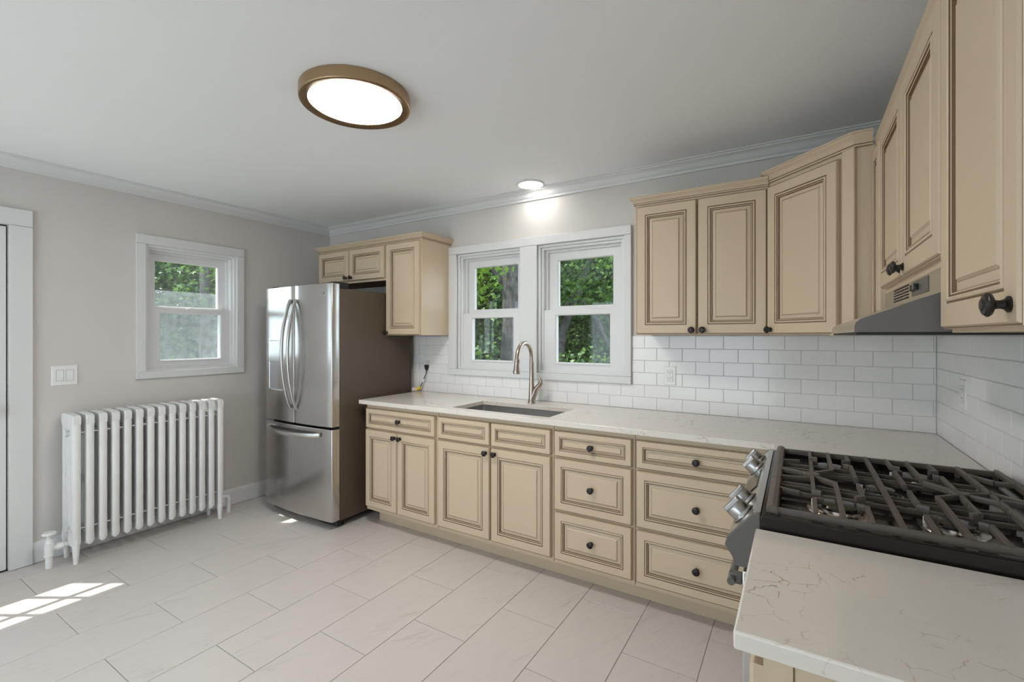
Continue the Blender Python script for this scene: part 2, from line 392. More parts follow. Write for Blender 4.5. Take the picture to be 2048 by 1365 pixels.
for k in range(-13, 5):
    x0 = -0.343 + k * TW; x1 = x0 + TW
    cx0, cx1 = max(x0, XL + .002), min(x1, WR - .002)
    if cx1 - cx0 < .02: continue
    off = 1.965 if k % 2 else 2.262
    for j in range(-9, 4):
        y0 = off + j * TL; y1 = y0 + TL
        cy0, cy1 = max(y0, YF + .002), min(y1, WB - .002)
        if cy1 - cy0 < .02: continue
        me = get_tile('f', 'floor_tile', cx1 - cx0 - GAP, cy1 - cy0 - GAP, .009, .0010, M['ftile'])
        link('floor_tile', me, floor, None, ((cx0 + cx1) / 2, (cy0 + cy1) / 2, 0))

# room crown moulding, baseboards
mb = MB()
cp = [(0, 2.370), (.012, 2.370), (.014, 2.384), (.020, 2.388), (.026, 2.396), (.032, 2.408), (.043, 2.419), (.058, 2.425), (.062, 2.432), (.074, 2.433), (.074, 2.4398), (0, 2.4398)]
mb.sweep(cp, [(XL, YF), (XL, WB), (WR, WB), (WR, YF)])
struct(mb.build('trim_1', M['trim']), 'white stepped crown moulding round the ceiling')
bp_ = [(0, 0.003), (.016, .003), (.016, .100), (.013, .108), (.013, .112), (.009, .120), (.004, .128), (0, .130)]
mb = MB(); mb.sweep(bp_, [(XL, .852), (XL, WB - .001)])
struct(mb.build('baseboard_left', M['trim']), 'white baseboard behind the radiator')
mb = MB(); mb.sweep(bp_, [(XL, YF), (XL, -.19)])
struct(mb.build('baseboard_left', M['trim']))

# ------------------------------------------------------------------ windows
def board(parent, name, x0, x1, z0, z1, y0, y1, m=None, bev=.0025):
    mb = MB(); mb.box(x0, x1, y0, y1, z0, z1); return mb.build(name, m or M['trim'], parent, bevel=bev, smooth=True)

def window(name, label, loc, rz, W, z0, z1, g_up, g_lo, upper_m, lower_m, screen=False):
    """local x: width, y: towards the outside, z: up (absolute). g_*: glass (x0,x1,z0,z1)"""
    root = struct(empty(name, loc, rz), label)
    mb = MB()
    mb.frame((0, W, z0, z1), (.018, W - .018, z0 + .014, z1 - .018), -.004, .125, ch=.002)
    mb.frame((.016, W - .016, z0 + .012, z1 - .016), (.034, W - .034, z0 + .028, z1 - .034), .018, .125, ch=.002)
    mb.frame((.032, W - .032, z0 + .026, z1 - .032), (.050, W - .050, z0 + .036, z1 - .050), .056, .125, ch=.002)
    mb.build('window_frame', M['vinyl'], root)
    zm = (g_up[2] + g_lo[3]) / 2
    up = MB(); up.frame((.044, W - .044, g_up[2] - .035, z1 - .044), g_up, .078, .110, ch=.006)
    us = up.build('upper_sash', M['vinyl'], root)
    p = MB(); p.box(g_up[0] - .005, g_up[1] + .005, .104, .108, g_up[2] - .005, g_up[3] + .005); p.build('pane', upper_m, us, smooth=False)
    lo = MB(); lo.frame((.030, W - .030, z0 + .024, g_lo[3] + .040), g_lo, .026, .068, ch=.006)
    lo.box(g_lo[0] - .015, g_lo[1] - .002, .018, .034, g_lo[2] - .012, g_lo[2] - .004)
    ls = lo.build('lower_sash', M['vinyl'], root)
    p = MB(); p.box(g_lo[0] - .005, g_lo[1] + .005, .062, .066, g_lo[2] - .005, g_lo[3] + .005); p.build('pane', lower_m, ls, smooth=False)
    c = W / 2; zt = g_lo[3] + .039
    lk = MB(); prof = [(c - .035, zt), (c + .035, zt), (c + .028, zt + .005), (c + .012, zt + .008), (c, zt + .014), (c - .012, zt + .008), (c - .028, zt + .005)]
    lk.prism(prof, 'y', .036, .060); lk.build('sash_lock', M['vinyl'], ls)
    if screen:
        sc = MB(); sc.box(.05, W - .05, .120, .1215, z0 + .03, g_up[2] + .12); sc.build('insect_screen', M['screen'], root, smooth=False)
    return root

def casing(name, label, loc, rz, x0, x1, z0, z1, ix0, ix1, iz0, iz1, mull=None):
    root = struct(empty(name, loc, rz), label)
    board(root, 'head_board', x0, x1, iz1, z1, -.022, 0)
    board(root, 'sill_board', x0, x1, z0, iz0, -.022, 0)
    board(root, 'side_board', x0, ix0, iz0 + .0008, iz1 - .0008, -.021, 0)
    board(root, 'side_board', ix1, x1, iz0 + .0008, iz1 - .0008, -.021, 0)
    if mull: board(root, 'centre_board', mull[0], mull[1], iz0 + .0008, iz1 - .0008, -.021, 0)
    return root

w = W2[1] - W2[0]
window('window_2', 'white double-hung window left of the faucet', (W2[0], WB, 0), 0, w, W2[2], W2[3],
       (.105, w - .085, 1.595, 1.933), (.118, w - .095, 1.192, 1.522), M['glass'], M['dusty'])
w = W3[1] - W3[0]
window('window_3', 'white double-hung window right of the faucet', (W3[0], WB, 0), 0, w, W3[2], W3[3],
       (.122, w - .112, 1.598, 1.928), (.128, w - .116, 1.194, 1.528), M['glass'], M['glass'])
casing('trim_2', 'flat white casing round the paired sink windows', (0, D, 0), 0, -2.412, -.909, 1.071, 2.098, W2[0], W3[1], W2[2], W3[3], (W2[1], W3[0]))
w = W1[1] - W1[0]
window('window_1', 'white double-hung window above the radiator', (XL, W1[0], 0), R(90), w, W1[2], W1[3],
       (.090, w - .104, 1.605, 1.938), (.104, w - .110, 1.205, 1.550), M['dusty'], M['dusty'], screen=True)
casing('trim_3', 'flat white casing round the window above the radiator', (XL, 0, 0), R(90), 1.365, 2.103, 1.078, 2.102, W1[0], W1[1], W1[2], W1[3])
# unseen glazed openings added behind the camera to light the room with daylight
root = struct(empty('added_window_4', (-3.5, YF, 0), R(180)), 'wide unseen window added behind the camera to light the room')
mb = MB(); mb.frame((-3.2, 0, .12, 2.1), (-3.14, -.06, .18, 2.04), .03, WT - .02); mb.box(-1.63, -1.57, .04, WT - .03, .18, 2.04); mb.build('window_frame', M['vinyl'], root)
for a in (-3.14, -1.57):
    p = MB(); p.box(a, a + 1.51, .08, .084, .18, 2.04); p.build('pane', M['glass'], root, smooth=False)
root = struct(empty('added_window_5', (XL, -2.15, 0), R(90)), 'unseen window added on the left wall behind the camera to light the room')
mb = MB(); mb.frame((0, 1.8, .12, 2.035), (.06, 1.74, .18, 1.975), .03, WT - .02); mb.box(.87, .93, .04, WT - .03, .18, 1.975); mb.build('window_frame', M['vinyl'], root)
p = MB(); p.box(.06, 1.74, .08, .084, .18, 1.975); p.build('pane', M['glass'], root, smooth=False)

# ------------------------------------------------------------------ door on the left wall
root = struct(empty('trim_4', (XL, 0, 0), R(90)), 'wide flat white casing at the left edge')
board(root, 'side_board', DOOR[1] + .002, .851, .002, 2.035, -.022, 0)
board(root, 'side_board', -.186, DOOR[0] - .002, .002, 2.035, -.022, 0)
board(root, 'head_board', -.186, .851, 2.036, 2.136, -.023, 0)
mb = MB(); mb.frame((DOOR[0], DOOR[1], -.05, 2.035), (DOOR[0] + .018, DOOR[1] - .018, -.06, 2.017), .065, WT); mb.frame((DOOR[0], DOOR[1], -.05, 2.035), (DOOR[0] + .03, DOOR[1] - .03, -.06, 2.005), .033, .066); mb.build('door_jamb', M['dark'], root)  # black, with a stop added to block daylight so the door gap stays dark
door = struct(empty('door_1', (XL, 0, 0), R(90)), 'white glazed door in the left wall')
gx = [.052, .232, .414, .594]; gz = [1.115, 1.52, 1.92]
xs = [DOOR[0] + .021]; 
for i in range(3): xs += [gx[i] + .008, gx[i + 1] - .008]
xs.append(DOOR[1] - .006); zs = [.008]
for i in range(2): zs += [gz[i] + .008, gz[i + 1] - .008]
zs.append(2.026)
mb = MB()
mb.grid(xs, zs, lambda i, j: not (i % 2 == 1 and j % 2 == 1), .004, .032, 'xz')
mb.build('door_slab', M['trim'], door, smooth=False, bevel=.002)
for i in range(3):
    for j in range(2):
        p = MB(); p.box(gx[i] + .004, gx[i + 1] - .004, .015, .019, gz[j] + .004, gz[j + 1] - .004); p.build('pane', M['glass'], door, smooth=False)
mb = MB(); mb.lathe([(.027, 0), (.027, .006), (.011, .010), (.011, .03), (.026, .04), (.029, .055), (.02, .066), (0, .068)], (DOOR[1] - .07, .004, .95), (0, -1, 0)); mb.build('door_knob', M['nickel'], door)
mb = MB(); mb.box(DOOR[0], DOOR[1], .0, .12, .001, .006); mb.build('threshold', M['dark'], door)

# ------------------------------------------------------------------ wall tiles
TWX, TZ, WG = .1535, .0780, .0022
def tiles_on(wall, plane, u0, u1, phase, z_lo, z_hi, holes, base, shared):
    """bricks on a wall; phase: u of one joint in the top row; holes (u0,u1,z0,z1) are left free"""
    for r in range(6):
        z0 = CT + r * TZ; z1 = z0 + TZ
        ph = phase + (0 if (5 - r) % 2 == 0 else TWX / 2)
        n0 = math.floor((u0 - ph) / TWX) - 1
        for i in range(n0, n0 + 60):
            a, b = max(ph + i * TWX, u0), min(ph + (i + 1) * TWX, u1)
            if b - a < .004: continue
            segs = [(a, b)]
            for h in holes:
                if h[2] < (z0 + z1) / 2 < h[3]:
                    ns = []
                    for (p, q) in segs:
                        if q <= h[0] or p >= h[1]: ns.append((p, q)); continue
                        if p < h[0]: ns.append((p, h[0]))
                        if q > h[1]: ns.append((h[1], q))
                    segs = ns
            for (p, q) in segs:
                if q - p < .006: continue
                me = get_tile('w', 'tile', q - p - WG, TZ - WG, .0075, .0016, M['wtile'])
                o = link('tile', me, wall)
                if plane == 'back':
                    o.location = ((p + q) / 2, D, (z0 + z1) / 2); o.rotation_euler = (R(90), 0, 0)
                else:
                    o.location = (XR, (p + q) / 2, (z0 + z1) / 2); o.rotation_euler = (R(90), 0, R(-90))
win_hole = (-2.412 + .004, -.909 - .004, 1.066, 2.2)
tiles_on(wall_back, 'back', -2.752, XR, .554, 0, 0, [win_hole], D, None)
tiles_on(wall_right, 'right', .50, D, D - .06, 0, 0, [], XR, None)
for r in range(3):      # bullnose edge tiles beside the refrigerator
    me = get_tile('e', 'edge_tile', .066, .1545, .0075, .003, M['wtile'])
    o = link('edge_tile', me, wall_back, None, (-2.787, D, CT + .078 + r * .1565)); o.rotation_euler = (R(90), 0, 0)
def strip(parent, name, x0, x1, y0, y1, z0, z1, m, bev=None):
    mb = MB(); mb.box(x0, x1, y0, y1, z0, z1); return mb.build(name, m, parent, bevel=bev, smooth=False)
zt = CT + 6 * TZ
strip(wall_back, 'grout_bed', -2.82, W2[0] - .01, D + .0022, WB - .0002, .86, zt, M['wgrout'])
strip(wall_back, 'grout_bed', W2[0] - .01, W3[1] + .01, D + .0022, WB - .0002, .86, 1.10, M['wgrout'])
strip(wall_back, 'grout_bed', W3[1] + .01, WR - .001, D + .0022, WB - .0002, .86, zt, M['wgrout'])
strip(wall_back, 'edge_strip', -.905, .56, D - .003, WB - .0002, zt, zt + .0045, M['trim'], .001)
strip(wall_right, 'grout_bed', XR + .0022, WR - .0002, .50, WB - .001, .86, zt, M['wgrout'])
strip(wall_right, 'edge_strip', XR - .003, WR - .0002, .50, WB - .006, zt, zt + .0045, M['trim'], .001)

# ------------------------------------------------------------------ cabinets
KNOB_PROF = [(.0115, 0), (.0115, .0025), (.0070, .0060), (.0058, .0110), (.0066, .0150), (.0150, .0185), (.0172, .0215), (.0172, .0235), (.0150, .0250), (.0142, .0268), (.0085, .0282), (.0078, .0294), (0, .0298)]
mbk = MB(); mbk.lathe(KNOB_PROF, (0, 0, 0), (0, -1, 0), 20)
KNOB = mbk.mesh('knob', M['knob'])
TH = .020
def front_mesh(W, H, sc=1.0):
    """raised-panel front with glazed grooves; back at y=0, face towards -y"""
    p = [(0, 0, 0), (0, .014, 0), (.0010, .0155, 1), (.0035, .0155, 0), (.006, .020, 0),
         (.0495, .020, 1), (.0510, .0165, 1), (.0530, .0165, 0), (.0545, .0205, 0), (.0585, .0218, 0), (.0615, .0200, 1), (.0625, .0155, 1), (.0650, .0155, 0),
         (.0660, .0178, 0), (.0685, .0170, 1), (.0695, .0105, 1), (.0718, .0100, 0), (.0870, .0120, 1), (.0882, .0112, 0), (.0935, .0165, 0)]
    loops = []; mi = []
    for ins, h, m in p:
        q = ins if ins <= .006 else .006 + (ins - .006) * sc
        loops.append((q, W - q, q, H - q, -h)); mi.append(m)
    mb = MB(); mb.rects(loops, mi)
    mb.add([(0, 0, 0), (W, 0, 0), (W, 0, H), (0, 0, H)], [(3, 2, 1, 0)])
    return mb.mesh('front', [M['cream'], M['glaze']], smooth=False)
fcache = {}
def front(parent, name, x0, x1, z0, z1, knobs=(), sc=None, nknob='knob'):
    W, H = x1 - x0, z1 - z0; s = sc or min(1.0, .25 + min(W, H) / .30 * .8)
    k = (round(W, 4), round(H, 4), s)
    if k not in fcache: fcache[k] = front_mesh(W, H, s)
    o = link(name, fcache[k], parent, None, (x0, 0, z0))
    for kx, kz in knobs:
        hh = -.0165 if name == 'drawer_front' else -.020
        link(nknob, KNOB, o, None, (kx - x0, hh, kz - z0))
    return o

def cab_crown(parent, W, dep, z, hgt=.042, p=.030, left=True, right=True):
    prof = [(0, 0), (.005, 0), (.006, .006), (.009, .008), (.012, .016), (.020, .026), (.026, .031), (.027, .036), (.030, .037), (.030, .042), (0, .042)]
    prof = [(a / .030 * p, z + b / .042 * hgt) for a, b in prof]
    path = ([(0, dep)] if left else []) + [(0, 0), (W, 0)] + ([(W, dep)] if right else [])
    mb = MB(); mb.sweep(prof, path); mb.box(.002, W - .002, .002, dep - .002, z, z + hgt * .3)
    zz = z + hgt * .19
    mb.sweep([(p * .15, z - .0012), (p * .22, z - .0012), (p * .22, z + .0012), (p * .15, z + .0012)], path, 1)
    mb.sweep([(p * .2, zz - .0008), (p * .33, zz - .0008), (p * .33, zz + .0010), (p * .2, zz + .0010)], path, 1)
    return mb.build('crown', [M['cream'], M['glaze']], parent)

def upper(name, label, loc, rz, W, z0, z1, dep, doors, crown=None):
    root = tag(empty(name, loc, rz), label, 'cabinet', 'cream upper cabinets')
    mb = MB()
    mb.box(0, W, .018, dep, z0 + .012, z1)                 # carcass
    mb.box(0, .04, 0, .0185, z0, z1); mb.box(W - .04, W, 0, .0185, z0, z1)
    mb.box(.04, W - .04, 0, .0185, z0, z0 + .04); mb.box(.04, W - .04, 0, .0185, z1 - .045, z1)
    mb.box(0, .012, .018, dep, z0, z0 + .0125); mb.box(W - .012, W, .018, dep, z0, z0 + .0125)
    mb.build('body', M['cream'], root, smooth=False)
    mb = MB(); mb.box(.0125, W - .0125, .0190, dep - .004, z0 + .0002, z0 + .0115); mb.build('underside', M['rawedge'], root, smooth=False)
    for (a, b, c, d, kn) in doors: front(root, 'door', a, b, c, d, kn)
    if crown: cab_crown(root, W, dep, z1, **crown)
    return root

CF = D - .610                   # face-frame plane of the base cabinets (back run)
UF = WB - .340                  # face-frame plane of the upper cabinets (back run)
# over-fridge cabinet
upper('upper_cabinet', 'short cream wall cabinet with two small doors above the refrigerator', (-3.633, UF, 0), 0, .846, 1.828, 2.122, .338,
      [(.010, .411, 1.845, 2.108, [(.382, 1.872)]), (.416, .836, 1.845, 2.108, [(.446, 1.872)])], dict(right=False))
upper('upper_cabinet', 'tall narrow cream wall cabinet between refrigerator and window', (-2.786, UF, 0), 0, .376, 1.387, 2.122, .338,
      [(.006, .364, 1.391, 2.108, [(.022, 1.408)])], dict(left=False))
upper('upper_cabinet', 'cream wall cabinet with two doors right of the sink windows', (-.786, UF, 0), 0, .664, 1.387, 2.122, .338,
      [(.010, .331, 1.392, 2.108, [(.308, 1.413)]), (.336, .658, 1.392, 2.108, [(.362, 1.413)])], dict(right=False))
# diagonal corner cabinet
dx, dy = -.120, UF
L45 = .316 * math.sqrt(2)
root = tag(empty('corner_cabinet', (dx, dy, 0), R(-45)), 'cream diagonal corner wall cabinet with a single door', 'cabinet', 'cream upper cabinets')
Mi = Matrix.Rotation(R(45), 4, 'Z') @ Matrix.Translation((-dx, -dy, 0))
cx, cy = dx + .316, dy - .316
mb = MB(); mb.T = Mi
mb.prism([(dx, WB - .001), (dx, dy), (cx, cy), (WR - .001, cy), (WR - .001, WB - .001)], 'z', 1.387, 2.134)
mb.build('body', M['cream'], root, smooth=False)
front(root, 'door', .006, L45 - .062, 1.391, 2.112, [(.030, 1.412)])
mb = MB(); mb.box(L45 - .048, L45 + .006, -.013, 0, 1.39, 2.134)
mb.build('stile', M['cream'], root, bevel=.003)
mb = MB(); mb.box(L45 - .10, L45 + .012, -.018, .01, 1.382, 1.392); mb.build('bottom_rail', M['cream'], root, bevel=.003)
prof = [(0, 0), (.006, 0), (.007, .008), (.010, .010), (.014, .022), (.022, .034), (.029, .041), (.030, .047), (.034, .048), (.034, .055), (0, .055)]
mb = MB(); mb.T = Mi; mb.sweep([(a, 2.134 + b) for a, b in prof], [(dx, WB - .08), (dx, dy), (cx, cy), (.25, cy)])
mb.sweep([(.005, 2.1328), (.0075, 2.1328), (.0075, 2.1352), (.005, 2.1352)], [(dx, WB - .08), (dx, dy), (cx, cy), (.25, cy)], 1)
mb.sweep([(.006, 2.1425), (.0115, 2.1425), (.0115, 2.1445), (.006, 2.1445)], [(dx, WB - .08), (dx, dy), (cx, cy), (.25, cy)], 1)
mb.build('crown', [M['cream'], M['glaze']], root)
# right wall uppers: face towards -x; local x runs to world -y
RX = .268                      # face-frame plane
RD = WR - RX
RT = 2.118
NY0, HY0, BY0 = cy - .001, 2.100, 1.272
upper('upper_cabinet', 'very narrow cream wall cabinet squeezed between corner cabinet and hood cabinet', (RX, NY0, 0), R(-90), NY0 - HY0, 1.387, RT, RD - .012,
      [(.008, NY0 - HY0 - .006, 1.392, 2.092, [])], dict(left=False, right=False, hgt=.034, p=.012))
hw = HY0 - BY0
upper('upper_cabinet', 'cream wall cabinet with two doors above the range hood', (RX, HY0 - .0005, 0), R(-90), hw - .001, 1.530, RT, RD - .012,
      [(.008, .417, 1.548, 2.092, [(.392, 1.572)]), (.421, hw - .009, 1.548, 2.092, [(.446, 1.572)])], dict(left=False, right=False, hgt=.034, p=.012))
upper('upper_cabinet', 'cream wall cabinet nearest the camera, cut off at the right edge', (RX, BY0 - .0005, 0), R(-90), .430, 1.387, RT, RD - .012,
      [(.006, .400, 1.394, 2.092, [(.372, 1.424)])], dict(left=False, right=True, hgt=.034, p=.012))

def base(label, loc, rz, W, fronts, dep=.600, side=None):
    root = tag(empty('base_cabinet', loc, rz), label, 'cabinet', 'cream base cabinets')
    mb = MB(); mb.box(0, W, .0, .02, .112, .8835); mb.box(0, .018, .02, dep, .112, .8835); mb.box(W - .018, W, .02, dep, .112, .8835)
    mb.box(.018, W - .018, .02, dep, .112, .13); mb.box(.018, W - .018, dep - .006, dep, .13, .8835)
    mb.build('body', M['cream'], root, smooth=False)
    # brown glaze line between units
    g = MB(); g.box(.0002, .003, -.0006, .01, .115, .88); g.build('joint_line', M['glaze'], root, smooth=False)
    for (nm, a, b, c, d, kn, sc) in fronts: front(root, nm, a, b, c, d, kn, sc)
    return root
G = .0045
zd0, zd1, zt0, zt1 = .138, .703, .713, .857
W_ = .685
base('cream base cabinet with one drawer over two narrow doors beside the refrigerator', (-2.694, CF, 0), 0, W_ - .001,
     [('drawer_front', 0.006, W_ - .016, zt0, zt1, [(W_ / 2, .785)], .62), ('door', .003, W_ / 2 - G - .018, zd0, zd1, [(W_ / 2 - .042, .668)], None), ('door', W_ / 2 - .018, W_ - .016, zd0, zd1, [(W_ / 2 + .012, .668)], None)])
W_ = .846
base('cream sink base cabinet with two blank panels above two doors', (-2.009, CF, 0), 0, W_ - .001,
     [('false_front', .008, W_ / 2 - .004, zt0, zt1, [], .62), ('false_front', W_ / 2 + .004, W_ - .012, zt0, zt1, [], .62),
      ('door', .008, W_ / 2 - .004, zd0, zd1, [(W_ / 2 - .032, .668)], None), ('door', W_ / 2 + .004, W_ - .012, zd0, zd1, [(W_ / 2 + .034, .668)], None)])
W_ = .460
base('cream base cabinet with three narrow drawers right of the sink cabinet', (-1.163, CF, 0), 0, W_ - .001,
     [('drawer_front', .008, W_ - .012, zt0, zt1, [(.228, .785)], .62), ('drawer_front', .008, W_ - .012, .416, .703, [(.228, .560)], .86), ('drawer_front', .008, W_ - .012, .138, .404, [(.228, .272)], .86)])
W_ = .612
base('cream base cabinet with three wide drawers beside the range', (-.703, CF, 0), 0, W_,
     [('drawer_front', .008, W_ - .016, zt0, zt1, [(.297, .785)], .62), ('drawer_front', .008, W_ - .016, .416, .703, [(.297, .560)], .86), ('drawer_front', .008, W_ - .016, .138, .404, [(.297, .272)], .86)])
# narrow base filler between corner and range (faces -x), and the near base cabinet
BX = XR - .610
root = tag(empty('filler_cabinet', (BX, CF - .002, 0), R(-90)), 'narrow cream filler cabinet in the corner left of the range', 'cabinet')
mb = MB(); mb.box(0, CF - .002 - 2.042, 0, .60, .112, .8835); mb.build('body', M['cream'], root, smooth=False)
front(root, 'door', .03, CF - .008 - 2.042, .138, .857)
root = base('cream base cabinet under the near worktop, end panel facing the camera', (BX, 1.262, 0), R(-90), .436,
            [('door', .006, .430, zd0, zd1, [(.03, .668)], None), ('drawer_front', .006, .430, zt0, zt1, [(.218, .785)], .62)])
mb = MB(); mb.box(.4365, .4405, .002, .040, .115, .88); mb.box(.4365, .4385, .040, .6, .115, .88); mb.build('end_panel', M['cream'], root, smooth=False)
mb = MB(); mb.box(.4365, .4395, .0405, .0425, .115, .88); mb.build('panel_groove', M['glaze'], root, smooth=False)
# plinths
mb = MB(); mb.box(-2.672, -.085, D - .509, D - .492, .0005, .1115); mb.box(-2.672, -2.655, D - .492, D - .02, .0005, .1115)
tag(mb.build('toe_kick_board', M['cream'], smooth=False), 'long cream toe-kick board under the base cabinets', 'plinth')
mb = MB(); mb.box(BX + .075, BX + .09, .83, 1.258, .0005, .1115)
tag(mb.build('toe_kick_board', M['cream'], smooth=False), 'short cream toe-kick board under the near base cabinet', 'plinth')

# ------------------------------------------------------------------ worktops, sink, faucet
SX0, SX1, SY0, SY1 = -1.935, -1.216, 2.371, 2.737
xs = [-2.738, SX0, SX1, -.087, XR - .001]; ys = [2.040, 2.289, SY0, SY1, D - .001]
def keep(i, j):
    if j == 0: return i == 3
    return not (i == 1 and j == 2)
mb = MB(); mb.grid(xs, ys, keep, CT - .030, CT, 'xy')
tag(mb.build('worktop', M['quartz'], bevel=.003), 'long L-shaped pale quartz worktop with undermount sink cutout', 'countertop')
mb = MB(); mb.box(-.087, XR - .001, .806, 1.266, CT - .030, CT)
tag(mb.build('worktop', M['quartz'], bevel=.004), 'short pale quartz worktop with brown veins in the near right corner', 'countertop')

root = tag(empty('kitchen_sink', ((SX0 + SX1) / 2, (SY0 + SY1) / 2, CT - .030)), 'rectangular stainless undermount sink below the windows', 'sink')
def rrect(x0, x1, y0, y1, r, z, n=5):
    pts = []
    for cx_, cy_, a0 in ((x1 - r, y1 - r, 0), (x0 + r, y1 - r, 90), (x0 + r, y0 + r, 180), (x1 - r, y0 + r, 270)):
        for k_ in range(n + 1):
            a = R(a0 + 90 * k_ / n); pts.append((cx_ + r * math.cos(a), cy_ + r * math.sin(a), z))
    return pts
def loft(mb, loops, cap_end=True, cap_start=False, mi=0, flip=False):
    n = len(loops[0]); vs = [p for l in loops for p in l]; fs = []
    for i in range(len(loops) - 1):
        for k_ in range(n):
            k2 = (k_ + 1) % n; fs.append((i * n + k_, i * n + k2, (i + 1) * n + k2, (i + 1) * n + k_))
    if cap_end: fs.append(tuple((len(loops) - 1) * n + k_ for k_ in range(n)))
    if cap_start: fs.append(tuple(reversed(range(n))))
    if flip: fs = [f[::-1] for f in fs]
    mb.add(vs, fs, mi)
hx, hy = (SX1 - SX0) / 2, (SY1 - SY0) / 2
mb = MB()
loft(mb, [rrect(-hx - .012, hx + .012, -hy - .012, hy + .012, .02, -.0006), rrect(-hx + .001, hx - .001, -hy + .001, hy - .001, .014, -.0006), rrect(-hx + .002, hx - .002, -hy + .002, hy - .002, .014, -.18),
          rrect(-hx + .012, hx - .012, -hy + .012, hy - .012, .014, -.205), rrect(-.05, .05, -.05, .05, .049, -.213)], flip=False)
loft(mb, [rrect(-hx - .012, hx + .012, -hy - .012, hy + .012, .02, -.0006), rrect(-hx - .012, hx + .012, -hy - .012, hy + .012, .02, -.003), rrect(-hx - .004, hx + .004, -hy - .004, hy + .004, .014, -.004), rrect(-hx - .004, hx + .004, -hy - .004, hy + .004, .014, -.216)], flip=True)
mb.build('basin', M['steel'], root)
mb = MB(); mb.lathe([(.045, 0), (.045, .003), (.036, .004), (.034, .001), (.012, .001), (.010, .006), (0, .007)], (0, 0, -.2125), (0, 0, 1), 24); mb.build('drain', M['chrome'], root)

fx, fy = -1.583, 2.822
root = tag(empty('kitchen_faucet', (fx, fy, CT)), 'brushed nickel gooseneck faucet with pull-down spray head', 'faucet')
mb = MB(); mb.lathe([(.0275, .0005), (.0275, .004), (.0235, .012), (.0215, .05), (.0195, .10), (.0178, .16), (.0165, .196)], (0, 0, 0), (0, 0, 1), 24); mb.build('body', M['nickel'], root)
arc = [(0, 0, .196), (0, 0, .26), (0, 0, .315)]
RA = .098
for k_ in range(1, 15):
    a = math.pi * k_ / 14 * .94; arc.append((0, -RA + RA * math.cos(a), .315 + RA * 1.06 * math.sin(a)))
arc.append((0, arc[-1][1] - .004, .308))
mb = MB(); mb.tube(arc, [.0163] * 2 + [.0150] * (len(arc) - 2), 16); mb.build('spout', M['nickel'], root)
e_ = arc[-1]; 
mb = MB(); mb.lathe([(.0155, 0), (.0180, .002), (.0180, .012), (.0172, .014), (.0185, .040), (.0225, .078), (.0240, .092), (.0225, .097), (.0, .0975)], (e_[0], e_[1], e_[2] + .004), (0, -.07, -1), 20); mb.build('spray_head', M['nickel'], root)
hp = [(.006, 0, .030), (.020, 0, .062), (.030, 0, .090), (.046, 0, .112), (.064, 0, .128)]
mb = MB(); mb.tube(hp, [.021, .0200, .0175, .0170, .0165], 16); mb.build('handle_stem', M['nickel'], root)
hp = [(.058, 0, .122), (.072, -.002, .140), (.076, -.006, .158), (.068, -.010, .178), (.060, -.012, .196), (.058, -.013, .208)]
mb = MB(); mb.tube(hp, [.0160, .0145, .0110, .0085, .0065, .0045], 14); mb.build('lever', M['nickel'], root)

# ------------------------------------------------------------------ refrigerator
FX0, FX1, FB = -3.605, -2.789, 2.168
root = tag(empty('refrigerator', ((FX0 + FX1) / 2, 2.5, 0)), 'stainless french-door refrigerator with bottom freezer and dark grey sides', 'refrigerator')
off = root.location
mb = MB(off); mb.box(FX0, FX1, FB, 2.868, .055, 1.722); mb.build('body', M['fside'], root, bevel=.004)
mb = MB(off); mb.box(FX0 + .02, FX1 - .02, FB - .01, FB + .03, .012, .06); mb.build('toe_grille', M['dark'], root)
for fxx in (FX0 + .07, FX1 - .07):
    for fyy in (FB + .06, 2.80):
        mb = MB(off); mb.lathe([(.02, 0), (.02, .056)], (fxx, fyy, 0.0005), (0, 0, 1), 12); mb.build('foot', M['dark'], root)
FC = (FX0 + FX1) / 2
def bow(x): return .022 * (1 - ((x - FC) / ((FX1 - FX0) / 2)) ** 2)
def curved_panel(x0, x1, z0, z1, hole=None, n=14):
    """door skin bowed outwards; front plane y ~ 2.098 at the edges"""
    yb, yf = FB - .004, 2.098; poly = []
    r = .008
    for i in range(n + 1):
        x = x0 + (x1 - x0) * i / n; poly.append((x, yf - bow(x)))
    poly = [(x0, yb), (x0, yf - bow(x0) + r)] + [(x0 + r * .3, yf - bow(x0) + r * .3)] + [p for p in poly[1:-1]] + [(x1 - r * .3, yf - bow(x1) + r * .3), (x1, yf - bow(x1) + r), (x1, yb)]
    mb = MB(off); mb.prism(poly, 'z', z0, z1); return mb
def bar_shape(w, t):
    s_ = []
    for k_ in range(12):
        a = 2 * math.pi * k_ / 12; c_, q_ = math.cos(a), math.sin(a)
        s_.append((w * math.copysign(abs(c_) ** .6, c_), t * math.copysign(abs(q_) ** .6, q_)))
    return s_
